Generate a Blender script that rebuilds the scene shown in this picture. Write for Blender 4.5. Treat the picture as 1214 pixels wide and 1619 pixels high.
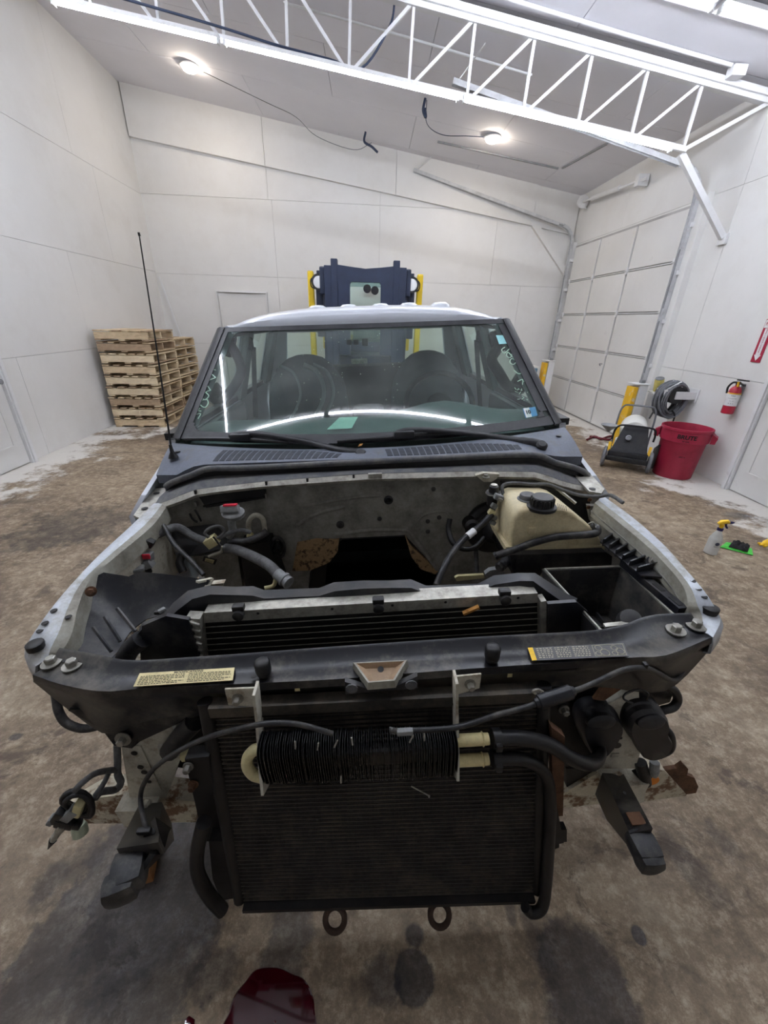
import bpy, bmesh, math, random
from mathutils import Vector, Matrix
random.seed(7)
for _o in list(bpy.data.objects): bpy.data.objects.remove(_o)
scn = bpy.context.scene
C = scn.collection
# ---------------------------------------------------------------- camera, world, exposure
FPX, CX, CY, CAMH = 634.0, 607.0, 809.5, 1.58
_dn = Vector((-37, 1320, FPX)).normalized(); Zc = -_dn
_dy = Vector((-22, -304.5, FPX)); Yc = (_dy - Zc*_dy.dot(Zc)).normalized(); Xc = Yc.cross(Zc)
cam = bpy.data.cameras.new('camera'); camo = bpy.data.objects.new('camera', cam); C.objects.link(camo)
# camera axes (image right / image up / backwards) in world space
_R = Matrix(((Xc[0], -Xc[1], -Xc[2]), (Yc[0], -Yc[1], -Yc[2]), (Zc[0], -Zc[1], -Zc[2])))
camo.matrix_world = Matrix.Translation((0, 0, CAMH)) @ _R.to_4x4()
cam.sensor_fit = 'VERTICAL'; cam.sensor_height = 36.0; cam.lens = FPX*36.0/1619.0
cam.clip_start = 0.05; cam.clip_end = 60
scn.camera = camo
scn.view_settings.view_transform = 'Standard'; scn.view_settings.look = 'None'
scn.view_settings.gamma = 1.0; scn.view_settings.use_curve_mapping = False
scn.view_settings.exposure = 1.45
world = bpy.data.worlds.new('world'); scn.world = world; world.use_nodes = True
world.node_tree.nodes['Background'].inputs[0].default_value = (0.75, 0.8, 0.9, 1)
world.node_tree.nodes['Background'].inputs[1].default_value = 0.02
LED_STRENGTH = 33.0; BULB_STRENGTH = 60.0

# ---------------------------------------------------------------- measuring helpers: where a sight line meets a plane of the place
def ray(px, py):
    d = Vector((px-CX, py-CY, FPX))
    return Vector((Xc.dot(d), Yc.dot(d), Zc.dot(d)))
EYE = Vector((0, 0, CAMH))
def P(px, py, x=None, y=None, z=None):
    d = ray(px, py)
    t = x/d.x if x is not None else (y/d.y if y is not None else (z-CAMH)/d.z)
    return EYE + d*t
TYAW, TROLL = math.radians(0.763), math.radians(-3.052)
TORG = Vector((0.0769, 0.79, 0))
TM = Matrix.Translation(TORG) @ Matrix.Rotation(TYAW, 4, 'Z') @ Matrix.Rotation(TROLL, 4, 'Y')
TMI = TM.inverted(); TR3 = TMI.to_3x3(); TEYE = TMI @ EYE
def T(px, py, v=None, z=None, u=None):
    """point in the truck's own frame (u right, v rearwards, z up)"""
    d = TR3 @ ray(px, py)
    t = (u-TEYE.x)/d.x if u is not None else ((v-TEYE.y)/d.y if v is not None else (z-TEYE.z)/d.z)
    return TEYE + d*t
def TL(pts): return [T(a, b, v=c) for a, b, c in pts]
def TZ(pts): return [T(a, b, z=c) for a, b, c in pts]

# ---------------------------------------------------------------- materials
def lin(c):
    return tuple(((x/255)/12.92 if x/255 <= .04045 else ((x/255+.055)/1.055)**2.4) for x in c)
MATS = {}
SCL = 1.0; GRAIN = 0.0
def mat(name, col, rough=.6, metal=0.0, var=.12, scale=6.0, bump=0.0, bscale=40.0, dirt=None, damt=.5, dscale=5.0, dlo=.45, dhi=.7, coat=0.0, emit=0.0, trans=0.0, alpha=1.0, spec=.5, ior=1.45, stretch=None):
    if name in MATS: return MATS[name]
    m = bpy.data.materials.new(name); m.use_nodes = True; MATS[name] = m
    nt = m.node_tree; N = nt.nodes; L = nt.links; b = N['Principled BSDF']
    col = lin(col)
    b.inputs['Roughness'].default_value = rough; b.inputs['Metallic'].default_value = metal
    b.inputs['Base Color'].default_value = (*col, 1); b.inputs['Coat Weight'].default_value = coat
    b.inputs['Specular IOR Level'].default_value = spec; b.inputs['IOR'].default_value = ior
    b.inputs['Transmission Weight'].default_value = trans; b.inputs['Alpha'].default_value = alpha
    if emit:
        b.inputs['Emission Color'].default_value = (*col, 1); b.inputs['Emission Strength'].default_value = emit
    tc = N.new('ShaderNodeTexCoord'); src = tc.outputs['Object']
    if stretch:
        mp = N.new('ShaderNodeMapping'); mp.inputs['Scale'].default_value = stretch; L.new(src, mp.inputs[0]); src = mp.outputs[0]
    out = None
    if var:
        n = N.new('ShaderNodeTexNoise'); n.inputs['Scale'].default_value = scale*SCL; n.inputs['Detail'].default_value = 6; n.inputs['Roughness'].default_value = .65
        L.new(src, n.inputs['Vector'])
        r = N.new('ShaderNodeValToRGB'); r.color_ramp.elements[0].position = .3; r.color_ramp.elements[1].position = .72
        r.color_ramp.elements[0].color = (*[c*(1-var) for c in col], 1); r.color_ramp.elements[1].color = (*[min(1, c*(1+var)) for c in col], 1)
        L.new(n.outputs['Fac'], r.inputs[0]); out = r.outputs[0]
    if dirt:
        n2 = N.new('ShaderNodeTexNoise'); n2.inputs['Scale'].default_value = dscale*SCL; n2.inputs['Detail'].default_value = 8; n2.inputs['Roughness'].default_value = .7
        L.new(src, n2.inputs['Vector'])
        r2 = N.new('ShaderNodeValToRGB'); r2.color_ramp.elements[0].position = dlo; r2.color_ramp.elements[1].position = dhi
        r2.color_ramp.elements[0].color = (0, 0, 0, 1); r2.color_ramp.elements[1].color = (damt, damt, damt, 1)
        L.new(n2.outputs['Fac'], r2.inputs[0])
        mx = N.new('ShaderNodeMix'); mx.data_type = 'RGBA'
        L.new(r2.outputs[0], mx.inputs[0])
        if out: L.new(out, mx.inputs[6])
        else: mx.inputs[6].default_value = (*col, 1)
        mx.inputs[7].default_value = (*lin(dirt), 1); out = mx.outputs[2]
        rr = N.new('ShaderNodeMapRange'); rr.inputs[3].default_value = rough; rr.inputs[4].default_value = min(1, rough+.3)
        L.new(r2.outputs[0], rr.inputs[0]); L.new(rr.outputs[0], b.inputs['Roughness'])
    if out and GRAIN and not trans:
        n4 = N.new('ShaderNodeTexNoise'); n4.inputs['Scale'].default_value = 95; n4.inputs['Detail'].default_value = 7; n4.inputs['Roughness'].default_value = .8; L.new(tc.outputs['Object'], n4.inputs['Vector'])
        r4 = N.new('ShaderNodeMapRange'); r4.inputs[1].default_value = .32; r4.inputs[2].default_value = .68; r4.inputs[3].default_value = 1-GRAIN; r4.inputs[4].default_value = 1+GRAIN; L.new(n4.outputs['Fac'], r4.inputs[0])
        vm = N.new('ShaderNodeVectorMath'); vm.operation = 'SCALE'; L.new(out, vm.inputs[0]); L.new(r4.outputs[0], vm.inputs['Scale']); out = vm.outputs[0]
    if out: L.new(out, b.inputs['Base Color'])
    if bump:
        n3 = N.new('ShaderNodeTexNoise'); n3.inputs['Scale'].default_value = bscale; n3.inputs['Detail'].default_value = 5
        L.new(src, n3.inputs['Vector'])
        bp = N.new('ShaderNodeBump'); bp.inputs['Strength'].default_value = bump; bp.inputs['Distance'].default_value = .01
        L.new(n3.outputs['Fac'], bp.inputs['Height']); L.new(bp.outputs[0], b.inputs['Normal'])
    return m

# ---------------------------------------------------------------- mesh helpers
ORG = {}
def catmull(pts, n=6, closed=False):
    pts = [Vector(p) for p in pts]
    if len(pts) < 3: return pts
    out = []; m = len(pts)
    for i in range(m if closed else m-1):
        p0 = pts[(i-1) % m] if (closed or i > 0) else pts[0]*2-pts[1]
        p1 = pts[i]; p2 = pts[(i+1) % m]
        p3 = pts[(i+2) % m] if (closed or i+2 < m) else pts[-1]*2-pts[-2]
        for k in range(n):
            t = k/n
            out.append(.5*((2*p1)+(p2-p0)*t+(2*p0-5*p1+4*p2-p3)*t*t+(3*p1-p0-3*p2+p3)*t**3))
    if not closed: out.append(pts[-1])
    return out
class MB:
    def __init__(s): s.v = []; s.f = []
    def add(s, vs, fs):
        o = len(s.v); s.v += [Vector(v) for v in vs]; s.f += [tuple(i+o for i in f) for f in fs]; return s
    def box(s, c, d, rot=None, taper=None):
        c = Vector(c); hx, hy, hz = d[0]/2, d[1]/2, d[2]/2; vs = []
        for z in (-1, 1):
            k = taper if (taper and z > 0) else 1
            for x, y in ((-1, -1), (1, -1), (1, 1), (-1, 1)): vs.append(Vector((x*hx*k, y*hy*k, z*hz)))
        if rot is not None: vs = [rot @ v for v in vs]
        return s.add([v+c for v in vs], [(3, 2, 1, 0), (4, 5, 6, 7), (0, 1, 5, 4), (1, 2, 6, 5), (2, 3, 7, 6), (3, 0, 4, 7)])
    def bb(s, c, d, b=.006, rot=None):
        """box with chamfered edges"""
        bm = bmesh.new(); bmesh.ops.create_cube(bm, size=1)
        for v in bm.verts: v.co = Vector((v.co.x*d[0], v.co.y*d[1], v.co.z*d[2]))
        bmesh.ops.bevel(bm, geom=bm.edges[:], offset=min(b, min(d)*.45), segments=2, affect='EDGES', profile=.6)
        bm.verts.index_update(); c = Vector(c)
        s.add([((rot @ v.co) if rot is not None else v.co)+c for v in bm.verts], [tuple(v.index for v in f.verts) for f in bm.faces]); bm.free(); return s
    def bar(s, p0, p1, w, h, up=(0, 0, 1)):
        p0 = Vector(p0); p1 = Vector(p1); d = (p1-p0).normalized(); up = Vector(up)
        if abs(d.dot(up)) > .98: up = Vector((0, 1, 0))
        a = d.cross(up).normalized(); b = a.cross(d).normalized(); vs = []
        for p in (p0, p1):
            for x, y in ((-1, -1), (1, -1), (1, 1), (-1, 1)): vs.append(p+a*x*w/2+b*y*h/2)
        return s.add(vs, [(3, 2, 1, 0), (4, 5, 6, 7), (0, 1, 5, 4), (1, 2, 6, 5), (2, 3, 7, 6), (3, 0, 4, 7)])
    def tube(s, pts, r, n=10, closed=False, cap=True, flat=1.0):
        pts = [Vector(p) for p in pts]; m = len(pts); vs = []; fs = []
        rs = r if isinstance(r, (list, tuple)) else [r]*m
        t0 = (pts[1]-pts[0]).normalized(); a = t0.orthogonal().normalized()
        for i, p in enumerate(pts):
            if closed: t = (pts[(i+1) % m]-pts[i-1])
            else: t = (pts[min(i+1, m-1)]-pts[max(i-1, 0)])
            if t.length < 1e-9: t = t0.copy()
            t.normalize()
            a = (a-t*a.dot(t));
            if a.length < 1e-6: a = t.orthogonal()
            a.normalize(); b = t.cross(a)
            for k in range(n):
                th = 2*math.pi*k/n; vs.append(p+(a*math.cos(th)+b*math.sin(th)*flat)*rs[i])
        for i in range(m if closed else m-1):
            j = (i+1) % m
            for k in range(n):
                q = (k+1) % n; fs.append((i*n+k, i*n+q, j*n+q, j*n+k))
        if cap and not closed:
            fs.append(tuple(range(n-1, -1, -1))); fs.append(tuple((m-1)*n+k for k in range(n)))
        return s.add(vs, fs)
    def lathe(s, p, axis, prof, n=24, capa=True, capb=True, sx=1.0, a0=None, squash=1.0):
        p = Vector(p); d = Vector(axis).normalized(); a = Vector(a0) if a0 else d.orthogonal(); a = (a-d*a.dot(d)).normalized(); b = d.cross(a); vs = []; fs = []
        for (r, h) in prof:
            for k in range(n):
                th = 2*math.pi*k/n; vs.append(p+d*h+(a*math.cos(th)*sx+b*math.sin(th)*squash)*r)
        for i in range(len(prof)-1):
            for k in range(n):
                q = (k+1) % n; fs.append((i*n+k, i*n+q, (i+1)*n+q, (i+1)*n+k))
        if capa: fs.append(tuple(range(n-1, -1, -1)))
        if capb: fs.append(tuple((len(prof)-1)*n+k for k in range(n)))
        return s.add(vs, fs)
    def cyl(s, p0, p1, r, n=14, r2=None):
        p0 = Vector(p0); p1 = Vector(p1); return s.lathe(p0, p1-p0, [(r, 0), (r if r2 is None else r2, (p1-p0).length)], n)
    def prism(s, poly, ext):
        """closed polygon (3d) pushed along ext"""
        poly = [Vector(p) for p in poly]; e = Vector(ext); n = len(poly)
        return s.add(poly+[p+e for p in poly], [tuple(range(n-1, -1, -1)), tuple(range(n, 2*n))]+[(i, (i+1) % n, n+(i+1) % n, n+i) for i in range(n)])
    def sheet(s, rows, th, nrm=None):
        """grid of points given thickness"""
        R_ = len(rows); Cn = len(rows[0]); g = [[Vector(p) for p in r] for r in rows]; vs = []; fs = []
        off = []
        for i in range(R_):
            for j in range(Cn):
                if nrm is not None: n = Vector(nrm).normalized()
                else:
                    du = g[i][min(j+1, Cn-1)]-g[i][max(j-1, 0)]; dv = g[min(i+1, R_-1)][j]-g[max(i-1, 0)][j]
                    n = du.cross(dv); n = n.normalized() if n.length > 1e-9 else Vector((0, 0, 1))
                off.append(n*th)
        flat = [p for r in g for p in r]; K = len(flat)
        vs = flat+[p-o for p, o in zip(flat, off)]
        for i in range(R_-1):
            for j in range(Cn-1):
                a = i*Cn+j; b = a+1; c = a+Cn+1; d = a+Cn
                fs += [(a, b, c, d), (K+d, K+c, K+b, K+a)]
        for j in range(Cn-1):
            a, b = j, j+1; fs.append((b, a, K+a, K+b)); a, b = (R_-1)*Cn+j, (R_-1)*Cn+j+1; fs.append((a, b, K+b, K+a))
        for i in range(R_-1):
            a, b = i*Cn, (i+1)*Cn; fs.append((a, b, K+b, K+a)); a, b = i*Cn+Cn-1, (i+1)*Cn+Cn-1; fs.append((b, a, K+a, K+b))
        return s.add(vs, fs)
    def build(s, name, m, parent=None, smooth=None, local=False):
        me = bpy.data.meshes.new(name)
        off = Vector((0, 0, 0))
        if parent is not None and not local: off = ORG.get(parent.name, Vector((0, 0, 0)))
        me.from_pydata([tuple(v-off) for v in s.v], [], s.f)
        bm = bmesh.new(); bm.from_mesh(me); bmesh.ops.recalc_face_normals(bm, faces=bm.faces[:]); bm.to_mesh(me); bm.free()
        me.materials.append(m if not isinstance(m, str) else MATS[m])
        o = bpy.data.objects.new(name, me); C.objects.link(o)
        if parent is not None: o.parent = parent
        ORG[o.name] = off
        if smooth is not None:
            for p in me.polygons: p.use_smooth = True
            me.set_sharp_from_angle(angle=math.radians(smooth))
        return o
def tag(o, label=None, cat=None, group=None, kind=None):
    if label: o['label'] = label
    if cat: o['category'] = cat
    if group: o['group'] = group
    if kind: o['kind'] = kind
    return o
def thing(name, label, cat, loc=(0, 0, 0), group=None):
    o = bpy.data.objects.new(name, None); C.objects.link(o); o.location = loc; o.empty_display_size = .1
    ORG[o.name] = Vector(loc); return tag(o, label, cat, group)
def recenter(o):
    """give a stand-alone mesh an origin at its own base centre"""
    me = o.data; xs = [v.co for v in me.vertices]
    c = Vector(((min(v.x for v in xs)+max(v.x for v in xs))/2, (min(v.y for v in xs)+max(v.y for v in xs))/2, min(v.z for v in xs)))
    me.transform(Matrix.Translation(-c)); o.location = o.location+c; return o
def text_mesh(body, size, bold=0.0):
    cu = bpy.data.curves.new('t', 'FONT'); cu.body = body; cu.size = size; cu.align_x = 'CENTER'; cu.align_y = 'CENTER'; cu.offset = bold; cu.resolution_u = 3
    o = bpy.data.objects.new('t', cu); C.objects.link(o)
    dg = bpy.context.evaluated_depsgraph_get(); dg.update(); me = bpy.data.meshes.new_from_object(o.evaluated_get(dg))
    vs = [v.co.copy() for v in me.vertices]; fs = [tuple(p.vertices) for p in me.polygons]
    bpy.data.objects.remove(o); bpy.data.meshes.remove(me); return vs, fs
def add_text(mb, body, size, fn, bold=0.0):
    vs, fs = text_mesh(body, size, bold); mb.add([fn(v.x, v.y) for v in vs], fs)
def xyz(o, ax, ay):
    o = Vector(o); ax = Vector(ax); ay = Vector(ay); return lambda x, y: o+ax*x+ay*y
# ================================================================ materials of the place
mat('wall_paint', (226, 225, 222), .75, var=.03, scale=1.3, bump=.12, bscale=9, dirt=(205, 200, 192), damt=.35, dscale=1.6, dlo=.5, dhi=.8)
mat('seam', (172, 170, 168), .9, var=.2, scale=3)
mat('ceil_paint', (230, 229, 234), .8, var=.04, scale=1.0, bump=.1, bscale=6)
mat('door_paint', (222, 221, 218), .55, var=.04, scale=2, dirt=(150, 146, 140), damt=.4, dscale=4, dlo=.62, dhi=.8)
mat('white_steel', (226, 226, 226), .5, var=.05, scale=10, dirt=(170, 168, 165), damt=.5, dscale=9, dlo=.6, dhi=.8)
mat('grey_steel', (140, 142, 145), .45, metal=.3, var=.15, scale=12)
mat('wood', (208, 186, 152), .8, var=.22, scale=5, bump=.2, bscale=30, dirt=(140, 112, 84), damt=.6, dscale=4, stretch=(1.5, 9, 9))
mat('wood_pale', (222, 204, 172), .8, var=.15, scale=5, bump=.2, bscale=30, dirt=(170, 140, 104), damt=.5, dscale=4, stretch=(1.5, 9, 9))
mat('wood_dark', (176, 152, 124), .85, var=.2, scale=5, bump=.2, bscale=30, dirt=(110, 92, 76), damt=.6, dscale=4, stretch=(1.5, 9, 9))
mat('red_plastic', (160, 34, 62), .5, var=.12, scale=5, dirt=(90, 20, 30), damt=.6, dscale=6, dlo=.55, dhi=.8)
mat('red_paint', (172, 34, 56), .3, var=.06, coat=.3)
mat('black_ink', (22, 20, 22), .7, var=0)
mat('white_plastic', (228, 228, 222), .45, var=.05, scale=5)
mat('black_plastic', (30, 31, 35), .5, var=.25, scale=8, dirt=(70, 66, 62), damt=.5, dscale=7)
mat('black_rubber', (26, 27, 30), .65, var=.25, scale=12, dirt=(66, 62, 58), damt=.5, dscale=9)
mat('yellow_paint', (236, 186, 44), .5, var=.1, scale=6, dirt=(226, 222, 210), damt=.8, dscale=5, dlo=.55, dhi=.62)
mat('fork_yellow', (224, 190, 40), .45, var=.08)
mat('fork_dark', (38, 46, 66), .45, var=.2, scale=6)
mat('lens', (225, 225, 225), .2, var=0)
mat('hose_grey', (110, 112, 116), .6, var=.25, scale=20)
mat('label_white', (226, 226, 226), .6, var=.06, scale=20)
mat('track_steel', (196, 197, 198), .5, var=.1, scale=10, dirt=(130, 130, 132), damt=.5, dscale=9)
mat('led', (236, 242, 255), .5, var=0, emit=LED_STRENGTH)
mat('bulb', (255, 240, 220), .5, var=0, emit=BULB_STRENGTH)
mat('wire_dark', (52, 62, 86), .6, var=.1)
mat('fluid', (62, 4, 16), .06, var=.2, scale=5, coat=.6)
mat('green_cloth', (84, 196, 78), .85, var=.15, scale=30)
mat('black_cloth', (34, 32, 34), .9, var=.25, scale=25)
mat('bottle_white', (225, 226, 222), .35, var=.03, trans=.25)
mat('trigger_yellow', (246, 200, 40), .4, var=.05)
mat('trigger_blue', (40, 36, 92), .4, var=.05)

# ---- concrete floor: brown concrete, worn white paint along the walls, oil stains
def floor_material():
    m = bpy.data.materials.new('concrete'); m.use_nodes = True; MATS['concrete'] = m
    nt = m.node_tree; N = nt.nodes; L = nt.links; b = N['Principled BSDF']
    tc = N.new('ShaderNodeTexCoord')
    def noise(scale, det=8, rough=.65, vec=None, dist=0.0):
        n = N.new('ShaderNodeTexNoise'); n.inputs['Scale'].default_value = scale; n.inputs['Detail'].default_value = det; n.inputs['Roughness'].default_value = rough; n.inputs['Distortion'].default_value = dist
        L.new(vec or tc.outputs['Object'], n.inputs['Vector']); return n
    def ramp(src, stops):
        r = N.new('ShaderNodeValToRGB'); e = r.color_ramp.elements
        while len(e) < len(stops): e.new(.5)
        for k, (p, c) in enumerate(stops): e[k].position = p; e[k].color = (*c, 1)
        L.new(src, r.inputs[0]); return r.outputs[0]
    def mix(fac, a, c):
        x = N.new('ShaderNodeMix'); x.data_type = 'RGBA'; L.new(fac, x.inputs[0])
        if isinstance(a, tuple): x.inputs[6].default_value = (*a, 1)
        else: L.new(a, x.inputs[6])
        if isinstance(c, tuple): x.inputs[7].default_value = (*c, 1)
        else: L.new(c, x.inputs[7])
        return x.outputs[2]
    def math_(op, a, c=None):
        x = N.new('ShaderNodeMath'); x.operation = op
        for i, q in enumerate((a, c)):
            if q is None: continue
            if isinstance(q, (int, float)): x.inputs[i].default_value = q
            else: L.new(q, x.inputs[i])
        return x.outputs[0]
    base = ramp(noise(1.3, 12, .78).outputs['Fac'], [(.35, lin((88, 74, 59))), (.46, lin((126, 108, 86))), (.55, lin((154, 136, 112))), (.68, lin((196, 182, 158)))])
    fine = ramp(noise(14, 12, .85).outputs['Fac'], [(.38, lin((56, 45, 35))), (.5, lin((132, 114, 92))), (.61, lin((206, 191, 166)))])
    mfac = N.new('ShaderNodeMix'); mfac.data_type = 'RGBA'; mfac.inputs[0].default_value = .48
    L.new(base, mfac.inputs[6]); L.new(fine, mfac.inputs[7]); col = mfac.outputs[2]
    dk = ramp(noise(.55, 10, .75, dist=.8).outputs['Fac'], [(.52, (0, 0, 0)), (.6, (.75, .75, .75))])
    col = mix(dk, col, lin((98, 84, 70)))
    dk2 = ramp(noise(3.2, 11, .78, dist=.5).outputs['Fac'], [(.555, (0, 0, 0)), (.61, (.75, .75, .75))])
    col = mix(dk2, col, lin((84, 69, 56)))
    dk3 = ramp(noise(34, 6, .7).outputs['Fac'], [(.66, (0, 0, 0)), (.7, (.8, .8, .8))])
    col = mix(dk3, col, lin((64, 54, 46)))
    lt = ramp(noise(26, 8, .75).outputs['Fac'], [(.64, (0, 0, 0)), (.72, (.6, .6, .6))])
    col = mix(lt, col, lin((214, 206, 190)))
    # worn white paint towards the walls
    sp = N.new('ShaderNodeSeparateXYZ'); L.new(tc.outputs['Object'], sp.inputs[0])
    ax = math_('ABSOLUTE', sp.outputs[0])
    nz = noise(1.4, 10, .75).outputs['Fac']
    band = math_('ADD', math_('MULTIPLY', math_('SUBTRACT', ax, 3.1), 1.1), math_('MULTIPLY', math_('SUBTRACT', nz, .5), 4.6))
    wp = ramp(band, [(.25, (0, 0, 0)), (.6, (.85, .85, .85))])
    col = mix(wp, col, lin((222, 219, 212)))
    # single stains: centre (world), half sizes, turn, colour, strength
    wob = noise(4.0, 4, .6); wob2 = noise(16.0, 8, .75); blot = ramp(noise(9.0, 10, .8).outputs['Fac'], [(.36, (1, 1, 1)), (.66, (.72, .72, .72))])
    def stain(px, py, rx, ry, rot, c, s, soft=.25, wobble=.5):
        nonlocal col
        p = P(px, py, z=0)
        mp = N.new('ShaderNodeMapping'); mp.vector_type = 'TEXTURE'
        mp.inputs['Location'].default_value = (p.x, p.y, 0); mp.inputs['Rotation'].default_value = (0, 0, math.radians(rot)); mp.inputs['Scale'].default_value = (rx, ry, 1)
        L.new(tc.outputs['Object'], mp.inputs[0])
        ln = N.new('ShaderNodeVectorMath'); ln.operation = 'LENGTH'; L.new(mp.outputs[0], ln.inputs[0])
        d = math_('ADD', math_('ADD', ln.outputs['Value'], math_('MULTIPLY', math_('SUBTRACT', wob.outputs['Fac'], .5), wobble*2.6)), math_('MULTIPLY', math_('SUBTRACT', wob2.outputs['Fac'], .5), .35+wobble*1.2))
        f0 = ramp(d, [(max(0.0, 1-soft), (s, s, s)), (1.0, (0, 0, 0))]); f = math_('MULTIPLY', f0, blot)
        bw = lin((142, 124, 102)); q = tuple(min(1.0, .8*a_/b_) for a_, b_ in zip(lin(c), bw)); col = mix(f, col, q); col.node.blend_type = 'MULTIPLY'
    stain(195, 1490, .26, .62, -8, (98, 90, 84), .9, .12, .35)
    stain(262, 1395, .2, .3, -10, (104, 95, 88), .8, .2, .4)
    stain(460, 1440, .07, .5, -4, (84, 76, 70), .8, .3, .5)
    stain(655, 1545, .056, .056, 0, (58, 54, 54), .95, .12, .12)
    stain(655, 1478, .028, .03, 0, (56, 52, 52), .9, .3, .3)
    stain(600, 1555, .06, .07, 20, (74, 66, 62), .8, .4, .8)
    stain(920, 1565, .13, .16, 0, (72, 64, 62), .9, .2, .35)
    stain(855, 1500, .04, .12, 10, (86, 76, 68), .7, .5, .7)
    stain(1010, 1479, .022, .024, 0, (62, 62, 68), .95, .2, .1)
    stain(805, 1435, .02, .05, 0, (84, 74, 66), .7, .4, .6)
    stain(330, 1540, .09, .06, 30, (92, 80, 70), .75, .4, .9)
    stain(80, 1390, .07, .05, 30, (88, 78, 70), .6, .5, .8)
    stain(120, 1370, .07, .14, -30, (96, 84, 74), .6, .4, .8)
    stain(25, 1165, .03, .02, 0, (80, 74, 70), .9, .3, .3)
    stain(120, 830, .5, .45, 0, (92, 80, 68), .75, .4, .7)
    stain(60, 850, .5, .3, 10, (88, 76, 64), .6, .5, .7)
    stain(1170, 815, .16, .1, 0, (102, 96, 90), .8, .4, .6)
    stain(1150, 1340, .06, .1, 20, (92, 82, 74), .6, .5, .8)
    stain(1090, 1370, .05, .12, 20, (100, 88, 78), .6, .5, .8)
    L.new(col, b.inputs['Base Color'])
    b.inputs['Roughness'].default_value = .62
    r = N.new('ShaderNodeMapRange'); r.inputs[3].default_value = .42; r.inputs[4].default_value = .8; L.new(noise(1.7, 6).outputs['Fac'], r.inputs[0]); L.new(r.outputs[0], b.inputs['Roughness'])
    bp = N.new('ShaderNodeBump'); bp.inputs['Strength'].default_value = .35; bp.inputs['Distance'].default_value = .01
    L.new(noise(14, 10, .75).outputs['Fac'], bp.inputs['Height']); L.new(bp.outputs[0], b.inputs['Normal'])
    return m
floor_material()

# ================================================================ the room
YB0 = -4.5
def ceil_z(x): return 4.316-.141*x
def lwx(y): return -3.72-.037*y
def bwy(x): return 9.09+.045*x
RX = 3.95
fl = MB(); fl.box((0, 2.4, -.1), (9.6, 14.6, .2)); tag(fl.build('floor', 'concrete'), kind='structure')
# ceiling: backing and boards
def ceil_poly(x0, x1, y0, y1, dz, t):
    return [(x0, y0, ceil_z(x0)+dz), (x1, y0, ceil_z(x1)+dz), (x1, y1, ceil_z(x1)+dz), (x0, y1, ceil_z(x0)+dz)], (0, 0, t)
cm = MB(); p_, e_ = ceil_poly(-4.4, 4.2, -4.7, 9.6, .02, .12); cm.prism(p_, e_); ceiling = tag(cm.build('ceiling', 'seam'), kind='structure')
ys = [-4.5, -3.3, -2.1, -.9, .35, 1.6, 2.8, 4.0, 5.22, 6.44, 7.66, 8.88, 9.4]
for i in range(len(ys)-1):
    xs = [-4.3, -3.0, -.56, 1.88, 4.1] if i % 2 else [-4.3, -1.8, .64, 3.08, 4.1]
    for j in range(len(xs)-1):
        q = MB(); p_, e_ = ceil_poly(xs[j]+.003, xs[j+1]-.003, ys[i]+.003, ys[i+1]-.003, 0, .018); q.prism(p_, e_); q.build('panel', 'ceil_paint', ceiling)
def wall(name, o, d, n, length, rows, topf, holes=(), back=.1):
    """o floor origin, d along, n into the room; rows: (z0, z1, [cuts along]); topf(s) height of the ceiling"""
    o = Vector(o); d = Vector(d).normalized(); n = Vector(n).normalized()
    pt = lambda s, z: o+d*s+Vector((0, 0, z))
    b = MB(); b.prism([pt(0, 0)-n*.02, pt(length, 0)-n*.02, pt(length, topf(length)+.1)-n*.02, pt(0, topf(0)+.1)-n*.02], -n*back)
    w = tag(b.build(name, 'seam'), kind='structure')
    g = .002
    for z0, z1, cuts in rows:
        cs = [0]+sorted(c for c in cuts if 0 < c < length)+[length]
        for a, c in zip(cs[:-1], cs[1:]):
            a2, c2 = a+g, c-g
            ta, tc_ = min(z1-g, topf(a2)), min(z1-g, topf(c2))
            if ta <= z0+.05 and tc_ <= z0+.05: continue
            poly = [pt(a2, z0+g), pt(c2, z0+g), pt(c2, max(tc_, z0+.02)), pt(a2, max(ta, z0+.02))]
            k = MB(); k.prism(poly, -n*.018); k.build('panel', 'wall_paint', w)
    return w
L0 = Vector((lwx(YB0), YB0, 0)); L1 = Vector((lwx(9.1), 9.1, 0)); ldir = (L1-L0).normalized(); llen = (L1-L0).length
ly = lambda y: (y-YB0)/ldir.y
wl = wall('wall_left', L0, ldir, (1, .037, 0), llen,
     [(0, 1.1, [ly(q) for q in (-3, -.6, 1.8, 4.85, 7.2)]), (1.1, 2.28, [ly(q) for q in (-1, 1.45, 3.85, 6.3, 8.75)]), (2.28, 3.46, [ly(q) for q in (0, 2.55, 5.0, 7.45)]), (3.46, 6, [ly(q) for q in (-.3, 2.1, 4.55, 7.0)])], lambda s: ceil_z(-4.0)+.01)
B0 = Vector((-4.15, bwy(-4.15), 0)); B1 = Vector((4.05, bwy(4.05), 0)); bdir = (B1-B0).normalized(); blen = (B1-B0).length
wb = wall('wall_back', B0, bdir, (.045, -1, 0), blen,
     [(0, 1.05, [1.0, 3.4, 5.9]), (1.05, 2.26, [2.36, 4.8, 7.2]), (2.26, 3.47, [2.36, 4.32, 6.56]), (3.47, 6, [2.3, 4.32])], lambda s: ceil_z(-4.15+s)+.01)
wr = wall('wall_right', (RX, YB0, 0), (0, 1, 0), (-1, 0, 0), 13.9,
     [(0, 1.1, [3.4, 5.8, 7.47, 9.7]), (1.1, 2.97, [2.2, 4.6, 7.2, 8.45, 9.72, 10.3]), (2.97, 6, [2.9, 5.3, 7.7, 9.72, 12.03])], lambda s: ceil_z(RX)+.01)
wf = wall('wall_front', (4.05, YB0, 0), (-1, 0, 0), (0, 1, 0), 8.0, [(0, 1.22, [2.4, 4.8]), (1.22, 2.44, [1.2, 3.6, 6]), (2.44, 6, [2.4, 4.8])], lambda s: ceil_z(4.05-s)+.01)
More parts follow.
